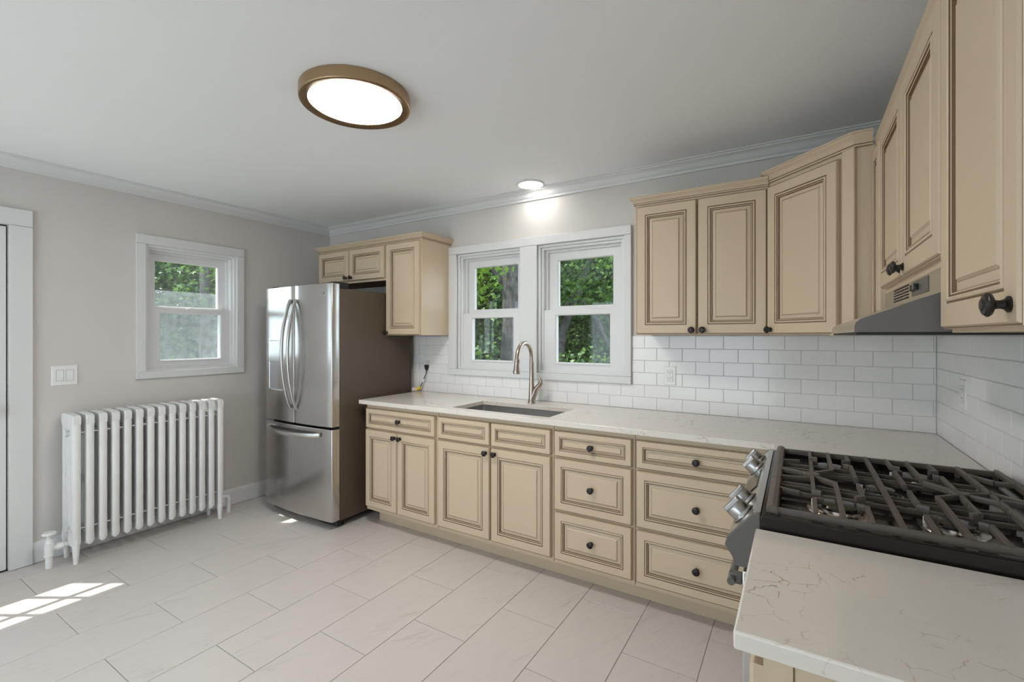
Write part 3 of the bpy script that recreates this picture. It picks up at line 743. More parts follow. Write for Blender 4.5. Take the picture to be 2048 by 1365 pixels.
for side in (0, 1):
    x0, x1 = ((FX0, FC - .0045), (FC + .0045, FX1))[side]
    d_ = curved_panel(x0, x1, .733, 1.757).build('door', M['steel_v'], root, bevel=.003)
    g = MB(off); g.box(x0 + .008, x1 - .008, FB - .0045, FB + .002, .74, 1.722); g.build('gasket', M['dark'], d_)
    hxp = FC + (-.034, .034)[side]; pts = []
    for k_ in range(17):
        t = k_ / 16; z = .838 + (1.652 - .838) * t; b_ = math.sin(math.pi * t) ** .75 * .072
        pts.append((hxp + (-.004, .004)[side] * math.sin(math.pi * t), 2.098 - bow(hxp) - .006 - b_, z))
    h = MB(off); h.tube(pts, 1.0, up=(1, 0, 0), shape=bar_shape(.0135, .010)); h.build('handle', M['steel'], d_)
    hg = MB(off); hx0 = (FX0 + .02, FX1 - .09)[side]; hg.box(hx0, hx0 + .07, FB - .03, FB + .09, 1.7215, 1.772); hg.build('hinge_cover', M['dark'], root, bevel=.006)
    if side == 0:
        # water dispenser
        dp = empty('dispenser', (0, 0, 0), 0, d_)
        yy = lambda x: 2.098 - bow(x)
        q0, q1 = FX0 + .075, FX0 + .265
        fr = MB(off); fr.frame((q0, q1 + .03, .965, 1.360), (q0 + .006, q1 + .024, .975, 1.345), yy(q0) - .0105, yy(q0) + .004, ch=.003); fr.build('dispenser_frame', M['steel'], d_)
        bk = MB(off); bk.prism([(q0 + .006, .975), (q1 + .024, .975), (q1 + .024, 1.18), (q0 + .006, 1.18)], 'y', yy(q0) - .0085, yy(q0) + .003); bk.build('recess_panel', M['recess'], d_)
        bk = MB(off); bk.prism([(q0 + .006, 1.182), (q1 + .024, 1.182), (q1 + .024, 1.345), (q0 + .006, 1.345)], 'y', yy(q0) - .0125, yy(q0) + .003); bk.build('control_panel', M['steel'], d_, bevel=.002)
        pd = MB(off); pd.box(q1 - .045, q1 - .005, yy(q0) - .018, yy(q0) - .008, 1.09, 1.178); pd.build('paddle', M['recess'], d_, bevel=.003)
        tr_ = MB(off); tr_.box(q0, q1 + .03, yy(q0) - .022, yy(q0), .958, .970); tr_.build('drip_tray', M['steel'], d_, bevel=.003)
        bpy.data.objects.remove(dp)
    else:
        lx = FX1 - .085
        lg = MB(off); lg.lathe([(.0115, 0), (.0115, .0012), (.0085, .0012), (.0085, .0006), (0, .0006)], (lx, 2.098 - bow(lx) - .0006, 1.690), (0, -1, 0), 24); lg.build('round_emblem', M['chrome'], d_)
        lg = MB(off); lg.box(lx - .003, lx - .0015, 2.096 - bow(lx) - .0005, 2.0972 - bow(lx) , 1.685, 1.695); lg.box(lx - .003, lx + .004, 2.096 - bow(lx) - .0005, 2.0972 - bow(lx), 1.685, 1.6865); lg.build('emblem_mark', M['print'], d_)
mb = MB(off); mb.box(FC - .0043, FC + .0043, 2.088, FB - .005, .735, 1.755); mb.build('centre_gap_strip', M['dark'], root, smooth=False)  # black strip standing in for the shade in the gap between the doors
dr = curved_panel(FX0, FX1, .062, .716).build('freezer_drawer', M['steel_v'], root, bevel=.003)
g = MB(off); g.box(FX0 + .008, FX1 - .008, FB - .0045, FB + .002, .07, .742); g.build('gasket', M['dark'], dr)
pts = []
for k_ in range(15):
    t = k_ / 14; x = FX0 + .055 + (FX1 - FX0 - .17) * t
    pts.append((x, 2.098 - bow(x) - .006 - math.sin(math.pi * t) ** .6 * .050, .672 - .012 * math.sin(math.pi * t)))
h = MB(off); h.tube(pts, 1.0, up=(0, 0, 1), shape=bar_shape(.017, .011)); h.build('handle', M['steel'], dr)

# ------------------------------------------------------------------ radiator
RY0, PIT, NSEC = 0.990, .0630, 14
root = tag(empty('radiator', (-3.80, RY0 + PIT * 6.5, 0)), 'white cast-iron column radiator under the left window', 'radiator')
def section_mesh(feet):
    mb = MB()   # local: x depth (front at +.1025), y across, z up
    wv = .0205
    def tubev(xc, a, z0, z1, w):
        lo = []
        for z, s_ in ((z0, .5), (z0 + .02, 1), (z1 - .02, 1), (z1, .5)):
            lo.append([(xc + a * s_ * math.copysign(abs(math.cos(t)) ** .7, math.cos(t)), w * s_ * math.copysign(abs(math.sin(t)) ** .7, math.sin(t)), z) for t in [2 * math.pi * k_ / 12 for k_ in range(12)]])
        loft(mb, lo, True, True)
    tubev(.0845, .0185, .10, .885, wv)
    for xc in (.043, .0, -.043): tubev(xc, .0150, .13, .85, .0165)
    tubev(-.0845, .0180, .10, .885, .019)
    def header(pts, w):
        lo = []
        for y, s_ in ((-w, .90), (-w * .8, 1), (w * .8, 1), (w, .90)):
            cx_ = sum(p[0] for p in pts) / len(pts); cz_ = sum(p[1] for p in pts) / len(pts)
            lo.append([(cx_ + (p[0] - cx_) * (.97 if s_ < 1 else 1), y, cz_ + (p[1] - cz_) * s_) for p in pts])
        loft(mb, lo, True, True, flip=False)
    header([(.1025, .845), (.1025, .882), (.094, .896), (.07, .902), (-.07, .905), (-.094, .899), (-.1025, .885), (-.1025, .845), (-.08, .815), (.08, .815)], .0205)
    header([(.100, .165), (.08, .185), (-.08, .185), (-.100, .165), (-.100, .125), (-.085, .105), (.085, .105), (.100, .125)], .0195)
    for z in (.500,):
        for xc in (.064, .022, -.022, -.064): mb.box(xc - .009, xc + .009, -.013, .013, z - .022, z + .022)
    for z in (.785, .200):   # hubs and tie bars
        mb.lathe([(.022, 0), (.022, PIT)], (0, -PIT / 2, z), (0, 1, 0), 12)
        mb.lathe([(.0045, 0), (.0045, PIT)], (.07, -PIT / 2, z + .005), (0, 1, 0), 8)
    if feet:
        for xc in (.082, -.082):
            lo = [[(xc + a_ * math.cos(t), b_ * math.sin(t), z) for t in [2 * math.pi * k_ / 12 for k_ in range(12)]] for z, a_, b_ in ((.0006, .016, .013), (.02, .016, .013), (.09, .021, .018), (.15, .022, .02))]
            loft(mb, lo, True, True)
    return mb.mesh('section', M['rad'])
sa, sb = section_mesh(False), section_mesh(True)
for k_ in range(NSEC):
    link('section', sb if k_ in (0, NSEC - 1) else sa, root, None, (0, (k_ - 6.5) * PIT, 0))
off = root.location
vy = .888; vx = -3.785
v = MB(off); v.lathe([(.017, .001), (.017, .07), (.024, .072), (.024, .080), (.021, .082), (.023, .12), (.021, .15), (.018, .154), (.014, .168), (.015, .172), (.010, .178), (.010, .196)], (vx, vy, 0), (0, 0, 1), 16)
v.lathe([(.018, 0), (.018, .03), (.023, .032), (.023, .058), (.017, .06), (.017, .085)], (vx, vy, .115), (0, 1, 0), 12)
vo = v.build('valve', M['rad'], root)
v = MB(off); v.lathe([(.010, 0), (.031, .004), (.033, .011), (.029, .018), (.012, .020), (0, .021)], (vx, vy, .194), (0, 0, 1), 20); v.build('valve_handle', M['rad'], vo)
py = RY0 + PIT * 13
v = MB(off); v.tube([(-3.79, py + .015, .135), (-3.79, py + .07, .135), (-3.79, py + .092, .128), (-3.79, py + .10, .108), (-3.79, py + .10, .001)], [.015] * 5, 12)
v.lathe([(.021, 0), (.021, .025)], (-3.79, py + .035, .135), (0, 1, 0), 8); v.build('return_pipe', M['rad'], root)

# ------------------------------------------------------------------ gas range
GY0, GY1 = 1.276, 2.036
root = tag(empty('gas_range', (.24, (GY0 + GY1) / 2, 0)), 'stainless gas range with black cast-iron grates and front knobs', 'range')
off = root.location
mb = MB(off); mb.box(-.074, .555, GY0 + .004, GY1 - .004, .02, .905); mb.build('body', M['fside'], root)
mb = MB(off)
xs = [-.078, -.050, .545, .559]; ys = [GY0, GY0 + .016, GY1 - .016, GY1]
mb.grid(xs, ys, lambda i, j: not (i == 1 and j == 1), .9052, .944, 'xy'); mb.box(-.05, .545, GY0 + .016, GY1 - .016, .9052, .926)
mb.build('cooktop', M['black'], root, bevel=.003)
cpoly = [(-.078, .947), (-.094, .942), (-.150, .874), (-.155, .853), (-.139, .829), (-.130, .806), (-.076, .806)]
mb = MB(off); mb.prism(cpoly, 'y', GY0 + .012, GY1 - .012); cpn = mb.build('control_panel', M['steel'], root)
for a, b in ((GY0, GY0 + .0118), (GY1 - .0118, GY1)):
    mb = MB(off); mb.prism([(p[0] - (.002 if p[0] < -.08 else 0), p[1]) for p in cpoly], 'y', a, b); mb.build('end_cap', M['endcap'], cpn, bevel=.002)
nrm = Vector((-.772, 0, .636)); tng = Vector((-.636, 0, -.772))
pc = Vector((-.122, 0, .908))
mb = MB(off); a_, b_ = pc + tng * .030, pc - tng * .030
vs = []
for y in (1.56, 1.76):
    for q in (a_, b_): vs += [(q + Vector((0, y, 0)) + nrm * .0002), (q + Vector((0, y, 0)) + nrm * .003)]
mb.add(vs, [(1, 3, 7, 5), (0, 1, 5, 4), (3, 2, 6, 7), (0, 2, 3, 1), (4, 5, 7, 6)]); mb.build('display', M['black'], cpn, smooth=False)
for y in (1.365, 1.475, 1.855, 1.965):
    o_ = pc + Vector((0, y, 0)) + nrm * .0002
    mb = MB(off); mb.lathe([(.031, 0), (.031, .003), (.029, .006), (.0275, .008), (.0265, .028), (.0245, .031), (0, .0315)], o_, nrm, 28)
    kb = mb.build('knob', M['knobsteel'], cpn)
    mb = MB(off); mb.T = Matrix.Translation(o_ + nrm * .030) @ Matrix(((tng.x, 0, nrm.x, 0), (0, 1, 0, 0), (tng.z, 0, nrm.z, 0), (0, 0, 0, 1)))
    mb.box(-.025, .025, -.010, .010, 0, .013); mb.build('grip', M['knobsteel'], kb, bevel=.003)
    mb = MB(off); mb.lathe([(.034, 0), (.034, .0015)], pc + Vector((0, y, 0)) - nrm * .0004, nrm, 24); mb.build('bezel', M['black'], cpn)
od = MB(off); od.box(-.118, -.0745, GY0 + .006, GY1 - .006, .20, .795); odo = od.build('oven_door', M['steel'], root, bevel=.004)
od = MB(off); od.box(-.121, -.117, GY0 + .10, GY1 - .10, .30, .66); od.build('oven_window', M['black'], odo, bevel=.001)
od = MB(off); od.tube([(-.144, GY0 + .012, .757), (-.144, GY1 - .012, .757)], .0095, 14); hd = od.build('handle', M['endcap'], odo)
for y in (GY0 + .045, GY1 - .045):
    od = MB(off); od.box(-.152, -.121, y - .012, y + .012, .744, .770); od.build('bracket', M['endcap'], hd, bevel=.003)
od = MB(off); od.box(-.120, -.0745, GY0 + .006, GY1 - .006, .05, .192); od.build('storage_drawer', M['steel'], root, bevel=.004)
od = MB(off); od.box(-.074, .50, GY0 + .03, GY1 - .03, .0006, .0199); od.build('plinth', M['dark'], root)
# burners
ZC = .926
for bx, by, br in ((.092, 1.462, .046), (.311, 1.462, .040), (.092, 1.882, .040), (.311, 1.882, .046), (.201, 1.677, .034)):
    mb = MB(off); mb.lathe([(br * 1.6, 0), (br * 1.55, .003), (br * 1.1, .004), (br * 1.05, .010), (br * .95, .010)], (bx, by, ZC + .0002), (0, 0, 1), 28); bo = mb.build('burner', M['chrome'], root)
    mb = MB(off); mb.lathe([(br, 0), (br * 1.02, .004), (br * .96, .008), (br * .6, .0095), (0, .0095)], (bx, by, ZC + .0105), (0, 0, 1), 28); mb.build('burner_cap', M['black'], bo)
    mb = MB(off); mb.lathe([(.0035, 0), (.0035, .014), (.002, .016)], (bx - br * 1.25, by + .012, ZC + .0035), (0, 0, 1), 8); mb.build('igniter', M['plate'], bo)
# grates
ZG = .962
def bar(mb, x0, y0, x1, y1, w=.0048, h=.013, z=ZG, drop0=0, drop1=0):
    """bar with flat top between two plan points"""
    a, b = Vector((x0, y0, 0)), Vector((x1, y1, 0)); t = (b - a).normalized(); n = Vector((-t.y, t.x, 0))
    vs = []
    for p, dr_ in ((a, drop0), (b, drop1)):
        for sgn, zz, ww in ((-1, z - dr_, w * .8), (1, z - dr_, w * .8), (1, z - .003 - dr_, w), (1, z - h - dr_, w * .85), (-1, z - h - dr_, w * .85), (-1, z - .003 - dr_, w)):
            vs.append(p + n * sgn * ww + Vector((0, 0, zz)))
    fs = [(0, 1, 7, 6), (1, 2, 8, 7), (2, 3, 9, 8), (3, 4, 10, 9), (4, 5, 11, 10), (5, 0, 6, 11), (5, 4, 3, 2, 1, 0), (6, 7, 8, 9, 10, 11)]
    mb.add(vs, [f[::-1] for f in fs])
GA, GB, GN, GF = 1.585, 1.769, 1.318, 2.022
def roll(mb, xa, xb, y0, y1):
    c = (xa + xb) / 2; q = (xb - xa) / 2
    mb.prism([(xa, ZG - .024), (xa, ZG - .011), (c - q * .75, ZG - .002), (c, ZG + .001), (c + q * .75, ZG - .002), (xb, ZG - .011), (xb, ZG - .024)], 'y', y0, y1)
HOOK, LONG, FULL, XE = (.037, .146, .257, .366), (.092, .311), .201, .437
def feet(mb, ys_):
    for fx_ in (-.052, XE, .525):
        for yy in ys_: mb.box(fx_ - .006, fx_ + .006, yy - .006, yy + .006, ZC + .0004, ZG - .008)
def outer_grate(s_):
    """s_ = -1: grate nearest the camera, +1: far one"""
    mb = MB(off); e0 = GN if s_ < 0 else GF; e1 = GA - .001 if s_ < 0 else GB + .001; d = -s_
    lo_, hi_ = min(e0, e1), max(e0, e1)
    roll(mb, -.067, -.040, lo_ - (.012 if s_ < 0 else 0), hi_ + (.012 if s_ > 0 else 0))
    bar(mb, -.045, e0, .531, e0, .0062, .017, ZG - .006)
    for x_ in HOOK:
        bar(mb, x_, e0, x_, e0 + d * .112, .0052, .015, ZG, .004, 0)
        bar(mb, x_ - .004, e0 + d * .112, x_ + (.020 if x_ < .1 or .2 < x_ < .3 else -.020), e0 + d * .117, .0048, .015, ZG)
        bar(mb, x_, e1, x_, e1 - d * .078, .0052, .015, ZG)
        bar(mb, x_ - .004, e1 - d * .078, x_ + (.018 if x_ < .1 or .2 < x_ < .3 else -.018), e1 - d * .086, .0048, .015, ZG)
    for x_ in LONG + (FULL, XE): bar(mb, x_, e0, x_, e1, .0056, .016, ZG, .003, 0)
    bar(mb, .527, e0, .527, e1, .0060, .016, ZG)
    bar(mb, XE, e0 + d * .10, .482, e0 + d * .16, .0050, .014, ZG); bar(mb, .482, e0 + d * .16, .527, e0 + d * .16, .0050, .014, ZG)
    for yy in (e1 - d * .070, e1 - d * .012): bar(mb, -.045, yy, XE, yy, .0045, .012, ZG - .016)
    bar(mb, -.045, e0 + d * .18, .005, e0 + d * .165, .0045, .012, ZG - .004)
    feet(mb, (e0, e1 - d * .012))
    mb.build('grate', M['iron'], root)
outer_grate(-1); outer_grate(1)
mb = MB(off); ym = (GA + GB) / 2
roll(mb, -.067, -.040, GA + .001, GB - .001)
for x_ in (FULL, XE, .527): bar(mb, x_, GA + .001, x_, GB - .001, .0056, .016, ZG)
for x_, hx_ in ((.037, .034), (.366, .370)): bar(mb, x_, GA + .001, x_, GB - .001, .0056, .016, ZG)
for x_ in (.146, .257):
    bar(mb, x_, GA + .001, x_, GA + .048, .0052, .015, ZG); bar(mb, x_, GB - .001, x_, GB - .085, .0052, .015, ZG)
for lx, hx_ in ((.092, .036), (.311, .368)):
    bar(mb, lx, GA + .001, lx, GA + .030, .0052, .015, ZG); bar(mb, lx, GA + .028, hx_, ym - .012, .0050, .015, ZG)
    bar(mb, lx, GB - .001, lx, GB - .012, .0052, .015, ZG); bar(mb, lx, GB - .010, hx_, ym + .012, .0050, .015, ZG)
    mb.lathe([(.019, 0), (.021, .002), (.021, .012), (.019, .014)], (hx_, ym, ZG - .013), (0, 0, 1), 14)
bar(mb, -.045, ym + .03, .034, ym + .006, .0048, .014, ZG); bar(mb, -.045, ym - .05, .034, ym - .03, .0048, .014, ZG - .004)
bar(mb, .37, ym, XE, ym + .035, .0048, .014, ZG); bar(mb, .37, ym, XE, ym - .035, .0048, .014, ZG)
bar(mb, XE, ym - .02, .527, ym - .02, .0050, .014, ZG); bar(mb, XE, ym + .05, .49, ym, .0048, .014, ZG)
for yy in (GA + .014, GB - .014): bar(mb, -.045, yy, XE, yy, .0045, .012, ZG - .016)
feet(mb, (GA + .014, GB - .014))
mb.build('grate', M['iron'], root)

# ------------------------------------------------------------------ range hood
root = tag(empty('range_hood', (.30, 1.67, 1.39)), 'grey under-cabinet range hood with slotted stainless front', 'range hood')
off = root.location
hpoly = [(.108, 1.389), (.108, 1.404), (.111, 1.412), (.119, 1.4185), (.262, 1.4755), (.262, 1.5288), (WR - .012, 1.5288), (WR - .012, 1.389)]
HN, HF = BY0 + .006, HY0 - .03
mb = MB(off); mb.prism(hpoly, 'y', HN + .002, HF - .002); mb.build('shell', M['steel'], root)
for a in (HN, HF - .0018):
    mb = MB(off); mb.prism(hpoly, 'y', a, a + .0018); mb.build('side_panel', M['hood'], root)
mb = MB(off); mb.box(.112, WR - .02, HN + .004, HF - .004, 1.3835, 1.3888); mb.build('filter_panel', M['dark'], root)
yv = 1.86
for c_ in range(3):
    for r_ in range(5):
        mb = MB(off); y_ = yv - c_ * .078
        mb.box(.2606, .2625, y_ - .034, y_ + .034, 1.4865 + r_ * .0085, 1.4905 + r_ * .0085); mb.build('vent_slot', M['dark'], root, smooth=False)
mb = MB(off); mb.box(.2600, .2622, 1.44, 1.62, 1.486, 1.524); sw = mb.build('switch_plate', M['endcap'], root, bevel=.001)
for y_ in (1.585, 1.545):
    mb = MB(off); mb.box(.250, .2600, y_ - .012, y_ + .012, 1.498, 1.514); mb.build('rocker_switch', M['black'], sw, bevel=.002)

# ------------------------------------------------------------------ lamps
root = tag(empty('ceiling_light', (-1.648, 1.364, CEIL)), 'round flush ceiling light with bronze rim and glowing diffuser', 'ceiling light')
mb = MB(); seg = 64
mb.lathe([(.228, 0), (.232, -.003), (.232, -.046), (.229, -.050), (.222, -.0505), (.196, -.044), (.192, -.038)], (0, 0, 0), (0, 0, 1), seg); mb.f = [f for f in mb.f if len(f) == 4]; mb.m = mb.m[:len(mb.f)]
mb.build('rim', M['rim'], root)
mb = MB(); mb.lathe([(.193, -.0385), (.193, -.0425), (0, -.0425)], (0, 0, 0), (0, 0, 1), seg); mb.build('diffuser', M['diff'], root)
root = tag(empty('recessed_light', (-1.580, 2.800, CEIL)), 'small round white recessed downlight above the sink', 'ceiling light')
mb = MB(); mb.lathe([(.098, 0), (.098, -.004), (.094, -.009), (.084, -.010), (.082, -.007)], (0, 0, 0), (0, 0, 1), 48); mb.f = [f for f in mb.f if len(f) == 4]; mb.m = mb.m[:len(mb.f)]
mb.build('trim_ring', M['trim'], root)
mb = MB(); mb.lathe([(.083, -.0072), (.083, -.0088), (0, -.0088)], (0, 0, 0), (0, 0, 1), 48); mb.build('lens', M['lens'], root)

# ------------------------------------------------------------------ switch, outlets, power cord
root = tag(empty('light_switch', (XL, .997, 1.132), R(90)), 'white double rocker switch plate on the wall beside the door casing', 'light switch')
mb = MB(); mb.rects([(-.062, .062, -.062, .062, 0), (-.062, .062, -.062, .062, -.003), (-.059, .059, -.059, .059, -.006)]); mb.build('plate', M['plate'], root)
for c_ in (-.023, .023):
    g = MB(); g.frame((c_ - .0185, c_ + .0185, -.035, .035), (c_ - .0170, c_ + .0170, -.0335, .0335), -.0064, -.0055); g.build('rocker_frame', M['print'], root)
    g = MB(); g.add([(c_ - .0165, -.0058, -.033), (c_ + .0165, -.0058, -.033), (c_ + .0165, -.0095, 0), (c_ - .0165, -.0095, 0), (c_ + .0165, -.0062, .033), (c_ - .0165, -.0062, .033), (c_ - .0165, -.004, -.033), (c_ + .0165, -.004, -.033), (c_ + .0165, -.004, .033), (c_ - .0165, -.004, .033)],
                    [(0, 1, 2, 3), (3, 2, 4, 5), (6, 7, 1, 0), (5, 4, 8, 9), (7, 8, 4, 2, 1), (9, 6, 0, 3, 5)]); g.build('rocker', M['plate'], root, smooth=False)
def outlet(label, loc, rz, plain=False):
    root = tag(empty('wall_outlet', loc, rz), label, 'outlet')
    mb = MB(); mb.rects([(-.036, .036, -.058, .058, 0), (-.036, .036, -.058, .058, -.003), (-.033, .033, -.055, .055, -.0055)]); mb.build('plate', M['plate'], root)
    g = MB(); g.frame((-.0178, .0178, -.0345, .0345), (-.0166, .0166, -.0333, .0333), -.0059, -.005); g.build('insert_frame', M['print'], root)
    for z in (-.017, .017):
        f = MB(); f.box(-.0155, .0155, -.0068, -.004, z - .0145, z + .0145); fo = f.build('receptacle', M['plate'], root, bevel=.001)
        for a in (-.0062, .0062):
            s_ = MB(); s_.box(a - .0011, a + .0011, -.0072, -.0067, z - .001, z + .008); s_.build('slot', M['dark'], fo, smooth=False)
        s_ = MB(); s_.lathe([(.0024, 0), (.0024, .0006)], (0, -.0066, z - .0075), (0, -1, 0), 10); s_.build('slot', M['dark'], fo, smooth=False)
    return root
outlet('white duplex outlet on the tiles under the right wall cabinets', (-.670, D, 1.136), 0)
outlet('white duplex outlet with a black plug beside the refrigerator', (-2.648, D, 1.144), 0)
outlet('white outlet plate on the right tiled wall behind the range', (XR, 2.511, 1.148), R(-90))
root = tag(empty('power_cord', (-2.66, 2.90, CT)), 'black power cord with yellow band resting on the worktop by the refrigerator', 'power cord')
off = root.location
mb = MB(off); lo = []
for y_, a, z1_, z0_ in ((D - .0075, .016, 1.139, 1.106), (D - .018, .016, 1.139, 1.104), (D - .030, .014, 1.136, 1.098)): pass
mb.prism([(-2.665, 1.140), (-2.633, 1.140), (-2.632, 1.126), (-2.638, 1.106), (-2.644, 1.092), (-2.653, 1.092), (-2.660, 1.106), (-2.666, 1.126)], 'y', D - .030, D - .0078); mb.build('plug', M['cord'], root, bevel=.003)
cp_ = [(-2.6485, D - .019, 1.098), (-2.651, D - .022, 1.070), (-2.664, D - .028, 1.035), (-2.680, D - .032, .995), (-2.697, D - .040, .960), (-2.704, D - .045, .946)]
mb = MB(off); mb.tube(cp_, .0038, 8); mb.build('cable', M['cord'], root)
mb = MB(off); mb.tube([(-2.670, D - .029, 1.020), (-2.680, D - .032, .995)], .0065, 10); mb.build('white_tag', M['plate'], root)
c0, c1 = Vector((-2.698, D - .042, .953)), Vector((-2.722, D - .056, .932))
mb = MB(off); mb.tube([c0, c0.lerp(c1, .15), c0.lerp(c1, .9), c1], [.008, .013, .0155, .015], 12); mb.build('yellow_band', M['yellow'], root)
c2 = Vector((-2.727, D - .066, .9335)); c2 = c1 + Vector((-.034, -.020, -.0006))
mb = MB(off); mb.tube([c1, c1.lerp(c2, .3), c2], [.0145, .0165, .0170], 12); mb.build('plug_body', M['clear'], root)

# ------------------------------------------------------------------ outdoors
mb = MB(); mb.box(XL - WT - .1, WR + WT + .3, WB + WT + .001, WB + WT + .55, 2.40, 2.46); mb.box(XL - WT - .1, WR + WT + .3, WB + WT + .55, WB + WT + .57, 2.36, 2.56)  # unseen eave added to cut the sky light on the window jambs
struct(mb.build('added_eave', M['siding'], smooth=False), 'unseen roof overhang added to shade the sink windows outside')
mb = MB(); mb.box(-30, 14, WB + WT + .02, 34, -.8, -.7); mb.box(-30, XL - WT - .02, -14, WB + WT + .02, -.8, -.7)
struct(mb.build('ground', M['soil'], smooth=False), 'forest floor outside the windows')
rng = np.random.default_rng(5)
LEAF = np.array([(0, 0, 0), (.32, .28, .05), (.55, .62, .02), (.16, .60, .04), (0, 1.0, -.06), (-.16, .60, .04), (-.55, .62, .02), (-.32, .28, .05)])
LTRI = [(0, 1, 3), (1, 2, 3), (0, 3, 5), (3, 4, 5), (0, 5, 7), (5, 6, 7)]
def leaves(name, blobs, size, m, parent, off):
    """blobs: (centre, radii, count); maple-like leaves as one mesh"""
    C = []; 
    for c, r, n in blobs:
        d = rng.normal(size=(n, 3)); d /= np.linalg.norm(d, axis=1)[:, None]
        rad = rng.uniform(.35, 1.0, size=(n, 1)) ** .6
        C.append(np.array(c) + d * rad * np.array(r))
    C = np.concatenate(C) - np.array(off); n = len(C)
    nz = rng.normal(size=(n, 3)) * .75 + np.array((-.25, -.45, .75)); nz /= np.linalg.norm(nz, axis=1)[:, None]
    t = rng.normal(size=(n, 3)) + np.array((0, 0, -.6)); t -= nz * (t * nz).sum(1)[:, None]; t /= np.linalg.norm(t, axis=1)[:, None]
    b = np.cross(t, nz); sz = size * rng.uniform(.6, 1.25, size=(n, 1))
    P = np.empty((n, 8, 3))
    for k_ in range(8): P[:, k_] = C + sz * (b * LEAF[k_, 0] + t * LEAF[k_, 1] + nz * LEAF[k_, 2])
    base_ = (np.arange(n) * 8)[:, None, None]
    T = (base_ + np.array(LTRI)[None]).reshape(-1)
    me = bpy.data.meshes.new(name); me.vertices.add(n * 8); me.vertices.foreach_set('co', P.reshape(-1))
    nf = n * 6; me.loops.add(nf * 3); me.loops.foreach_set('vertex_index', T.astype(np.int32))
    me.polygons.add(nf); me.polygons.foreach_set('loop_start', np.arange(nf, dtype=np.int32) * 3)
    me.update(calc_edges=True); me.materials.append(m)
    o = link(name, me, parent); o['kind'] = 'stuff'
    return o
def limb(pts, r0, r1, seg=12):
    P = [Vector(p) for p in pts]; n = 14; out = []
    for i in range(n + 1):
        t = i / n * (len(P) - 1); k_ = min(int(t), len(P) - 2); q = P[k_].lerp(P[k_ + 1], t - k_)
        out.append(q + Vector((rng.normal() * r0 * .05, rng.normal() * r0 * .05, 0)))
    mb = MB(); mb.tube(out, [r0 + (r1 - r0) * i / n for i in range(n + 1)], seg); return mb
def tree(name, label, base_, trunk_pts, r0, r1, branches, blobs, lsize, lm):
    root = tag(empty(name, base_), label, 'tree', 'trees outside the windows')
    o = limb([(p[0] - base_[0], p[1] - base_[1], p[2] - base_[2]) for p in trunk_pts], r0, r1, 16).build('trunk', M['bark'], root)
    for b_ in branches:
        limb([(p[0] - base_[0], p[1] - base_[1], p[2] - base_[2]) for p in b_[0]], b_[1], b_[2], 8).build('branch', M['bark'], root)
    leaves('foliage', blobs, lsize, lm, root, base_)
    return root
def ray(u, dist):
    a = (u - 1024) / F_PX; t = R(YAW)
    return (dist * (-math.sin(t) + a * math.cos(t)), dist * (math.cos(t) + a * math.sin(t)))
GZ = -.7
x, y = ray(1031, 7.6)
tree('oak_tree', 'thick grey oak trunk seen through the window left of the faucet', (x, y, GZ), [(x, y, GZ), (x + .02, y, 2.0), (x - .06, y + .1, 4.0), (x - .1, y + .1, 7)], .27, .20,
     [([(x - .05, y, 2.0), (x - .35, y - .3, 2.6), (x - .9, y - .5, 3.2)], .07, .03)],
     [((x - .95, y - .9, 2.2), (.75, .5, .85), 2600), ((x + .0, y - 1.0, 2.75), (1.0, .4, .5), 500), ((x - .1, y - .9, 2.2), (.5, .3, .3), 90), ((x, y, 5.5), (2.4, 2.4, 1.6), 2500)], .11, M['leaf_a'])
x, y = ray(985, 10.5)
tree('maple_tree', 'leafy maple behind the grey oak trunk', (x, y, GZ), [(x, y, GZ), (x, y, 5)], .10, .05, [], [((x - .2, y, 2.6), (2.2, 1.2, 1.9), 12000), ((x, y - .2, .6), (2.2, 1.0, 1.2), 6000)], .12, M['leaf_c'])
x, y = ray(1165, 8.6)
tree('maple_tree', 'leafy maple with a forked branch seen through the window right of the faucet', (x, y, GZ), [(x - .5, y, GZ), (x - .45, y, 1.4), (x - .02, y, 2.35), (x + .35, y, 3.4)], .10, .05,
     [([(x - .12, y, 2.15), (x + .25, y + .1, 1.7), (x + .6, y + .1, .9)], .05, .03), ([(x - .05, y, 2.25), (x - .35, y - .1, 1.9), (x - .75, y - .2, 1.75)], .05, .03)],
     [((x, y + .9, 2.5), (2.0, .8, 1.5), 15000), ((x + .1, y + .7, .6), (2.1, .8, 1.2), 13000), ((x + .5, y - .6, 2.35), (.8, .4, .7), 1000), ((x - .6, y - .5, 2.5), (.6, .35, .5), 500), ((x + .1, y - .4, 3.4), (1.4, .5, .5), 900)], .085, M['leaf_c'])
x, y = ray(1290, 9.6)
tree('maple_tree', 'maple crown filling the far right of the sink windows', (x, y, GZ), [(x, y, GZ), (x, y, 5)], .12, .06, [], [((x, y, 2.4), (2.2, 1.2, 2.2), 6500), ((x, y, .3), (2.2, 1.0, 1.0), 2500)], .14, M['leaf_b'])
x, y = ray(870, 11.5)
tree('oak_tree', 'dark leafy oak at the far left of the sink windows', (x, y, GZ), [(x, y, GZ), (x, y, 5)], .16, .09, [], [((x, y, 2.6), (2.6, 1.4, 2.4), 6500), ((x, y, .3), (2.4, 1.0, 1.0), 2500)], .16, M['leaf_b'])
x, y = ray(1080, 14.5)
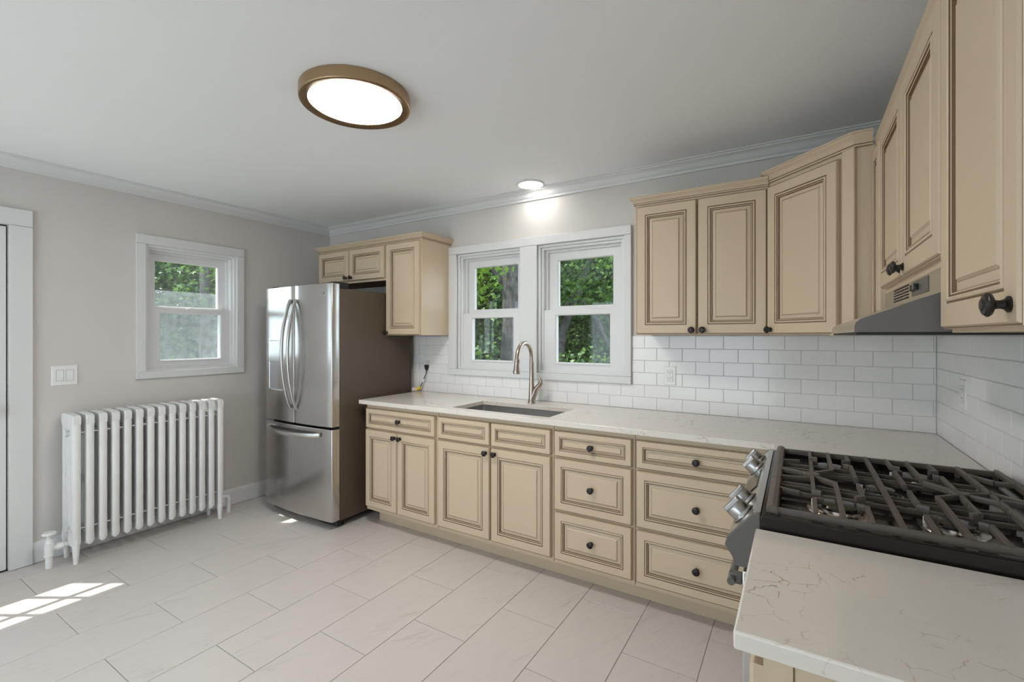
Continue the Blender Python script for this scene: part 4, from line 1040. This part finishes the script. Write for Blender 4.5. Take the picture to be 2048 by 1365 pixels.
tree('oak_tree', 'dense dark woodland tree farthest behind the sink windows', (x, y, GZ), [(x, y, GZ), (x, y, 6)], .2, .12, [], [((x, y, 2.6), (7.5, 1.5, 4.2), 16000), ((x, y + 2.5, 2.6), (9, 1.2, 4.5), 9000)], .27, M['leaf_b'])
def shrub(label, c, r, n, size, m):
    root = tag(empty('shrub', (c[0], c[1], GZ)), label, 'shrub', 'shrubs outside the windows')
    for k_ in range(4):
        a = k_ * 1.7; limb([(0, 0, 0), (.25 * math.cos(a), .25 * math.sin(a), r[2])], .02, .008, 6).build('stem', M['bark'], root)
    leaves('foliage', [((c[0], c[1], GZ + r[2]), r, n)], size, m, root, (c[0], c[1], GZ))
x, y = ray(975, 6.6); shrub('pale green shrub low behind the left sink window', (x, y), (.95, .5, .75), 1500, .09, M['leaf_d'])
x, y = ray(1170, 7.2); shrub('bright leafy shrub low behind the right sink window', (x, y), (1.2, .5, .95), 2600, .07, M['leaf_c'])
# left wall window view
x, y = ray(345, 10.0)
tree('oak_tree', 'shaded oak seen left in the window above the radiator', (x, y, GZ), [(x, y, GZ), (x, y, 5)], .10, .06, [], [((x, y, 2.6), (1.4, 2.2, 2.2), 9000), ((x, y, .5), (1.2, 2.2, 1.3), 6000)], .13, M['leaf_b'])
x, y = ray(412, 8.5)
tree('oak_tree', 'dark trunk with leaves seen right in the window above the radiator', (x, y, GZ), [(x, y, GZ), (x + .05, y, 2.0), (x, y, 5)], .13, .09, [], [((x + .3, y + .5, 2.3), (.5, .6, .9), 900), ((x - .8, y - .3, 2.5), (.6, 1.2, .8), 1400), ((x - .9, y, .8), (.6, 1.5, .8), 2400), ((x + .4, y - .2, 2.2), (.3, .5, .6), 160)], .10, M['leaf_c'])
x, y = ray(380, 14.5)
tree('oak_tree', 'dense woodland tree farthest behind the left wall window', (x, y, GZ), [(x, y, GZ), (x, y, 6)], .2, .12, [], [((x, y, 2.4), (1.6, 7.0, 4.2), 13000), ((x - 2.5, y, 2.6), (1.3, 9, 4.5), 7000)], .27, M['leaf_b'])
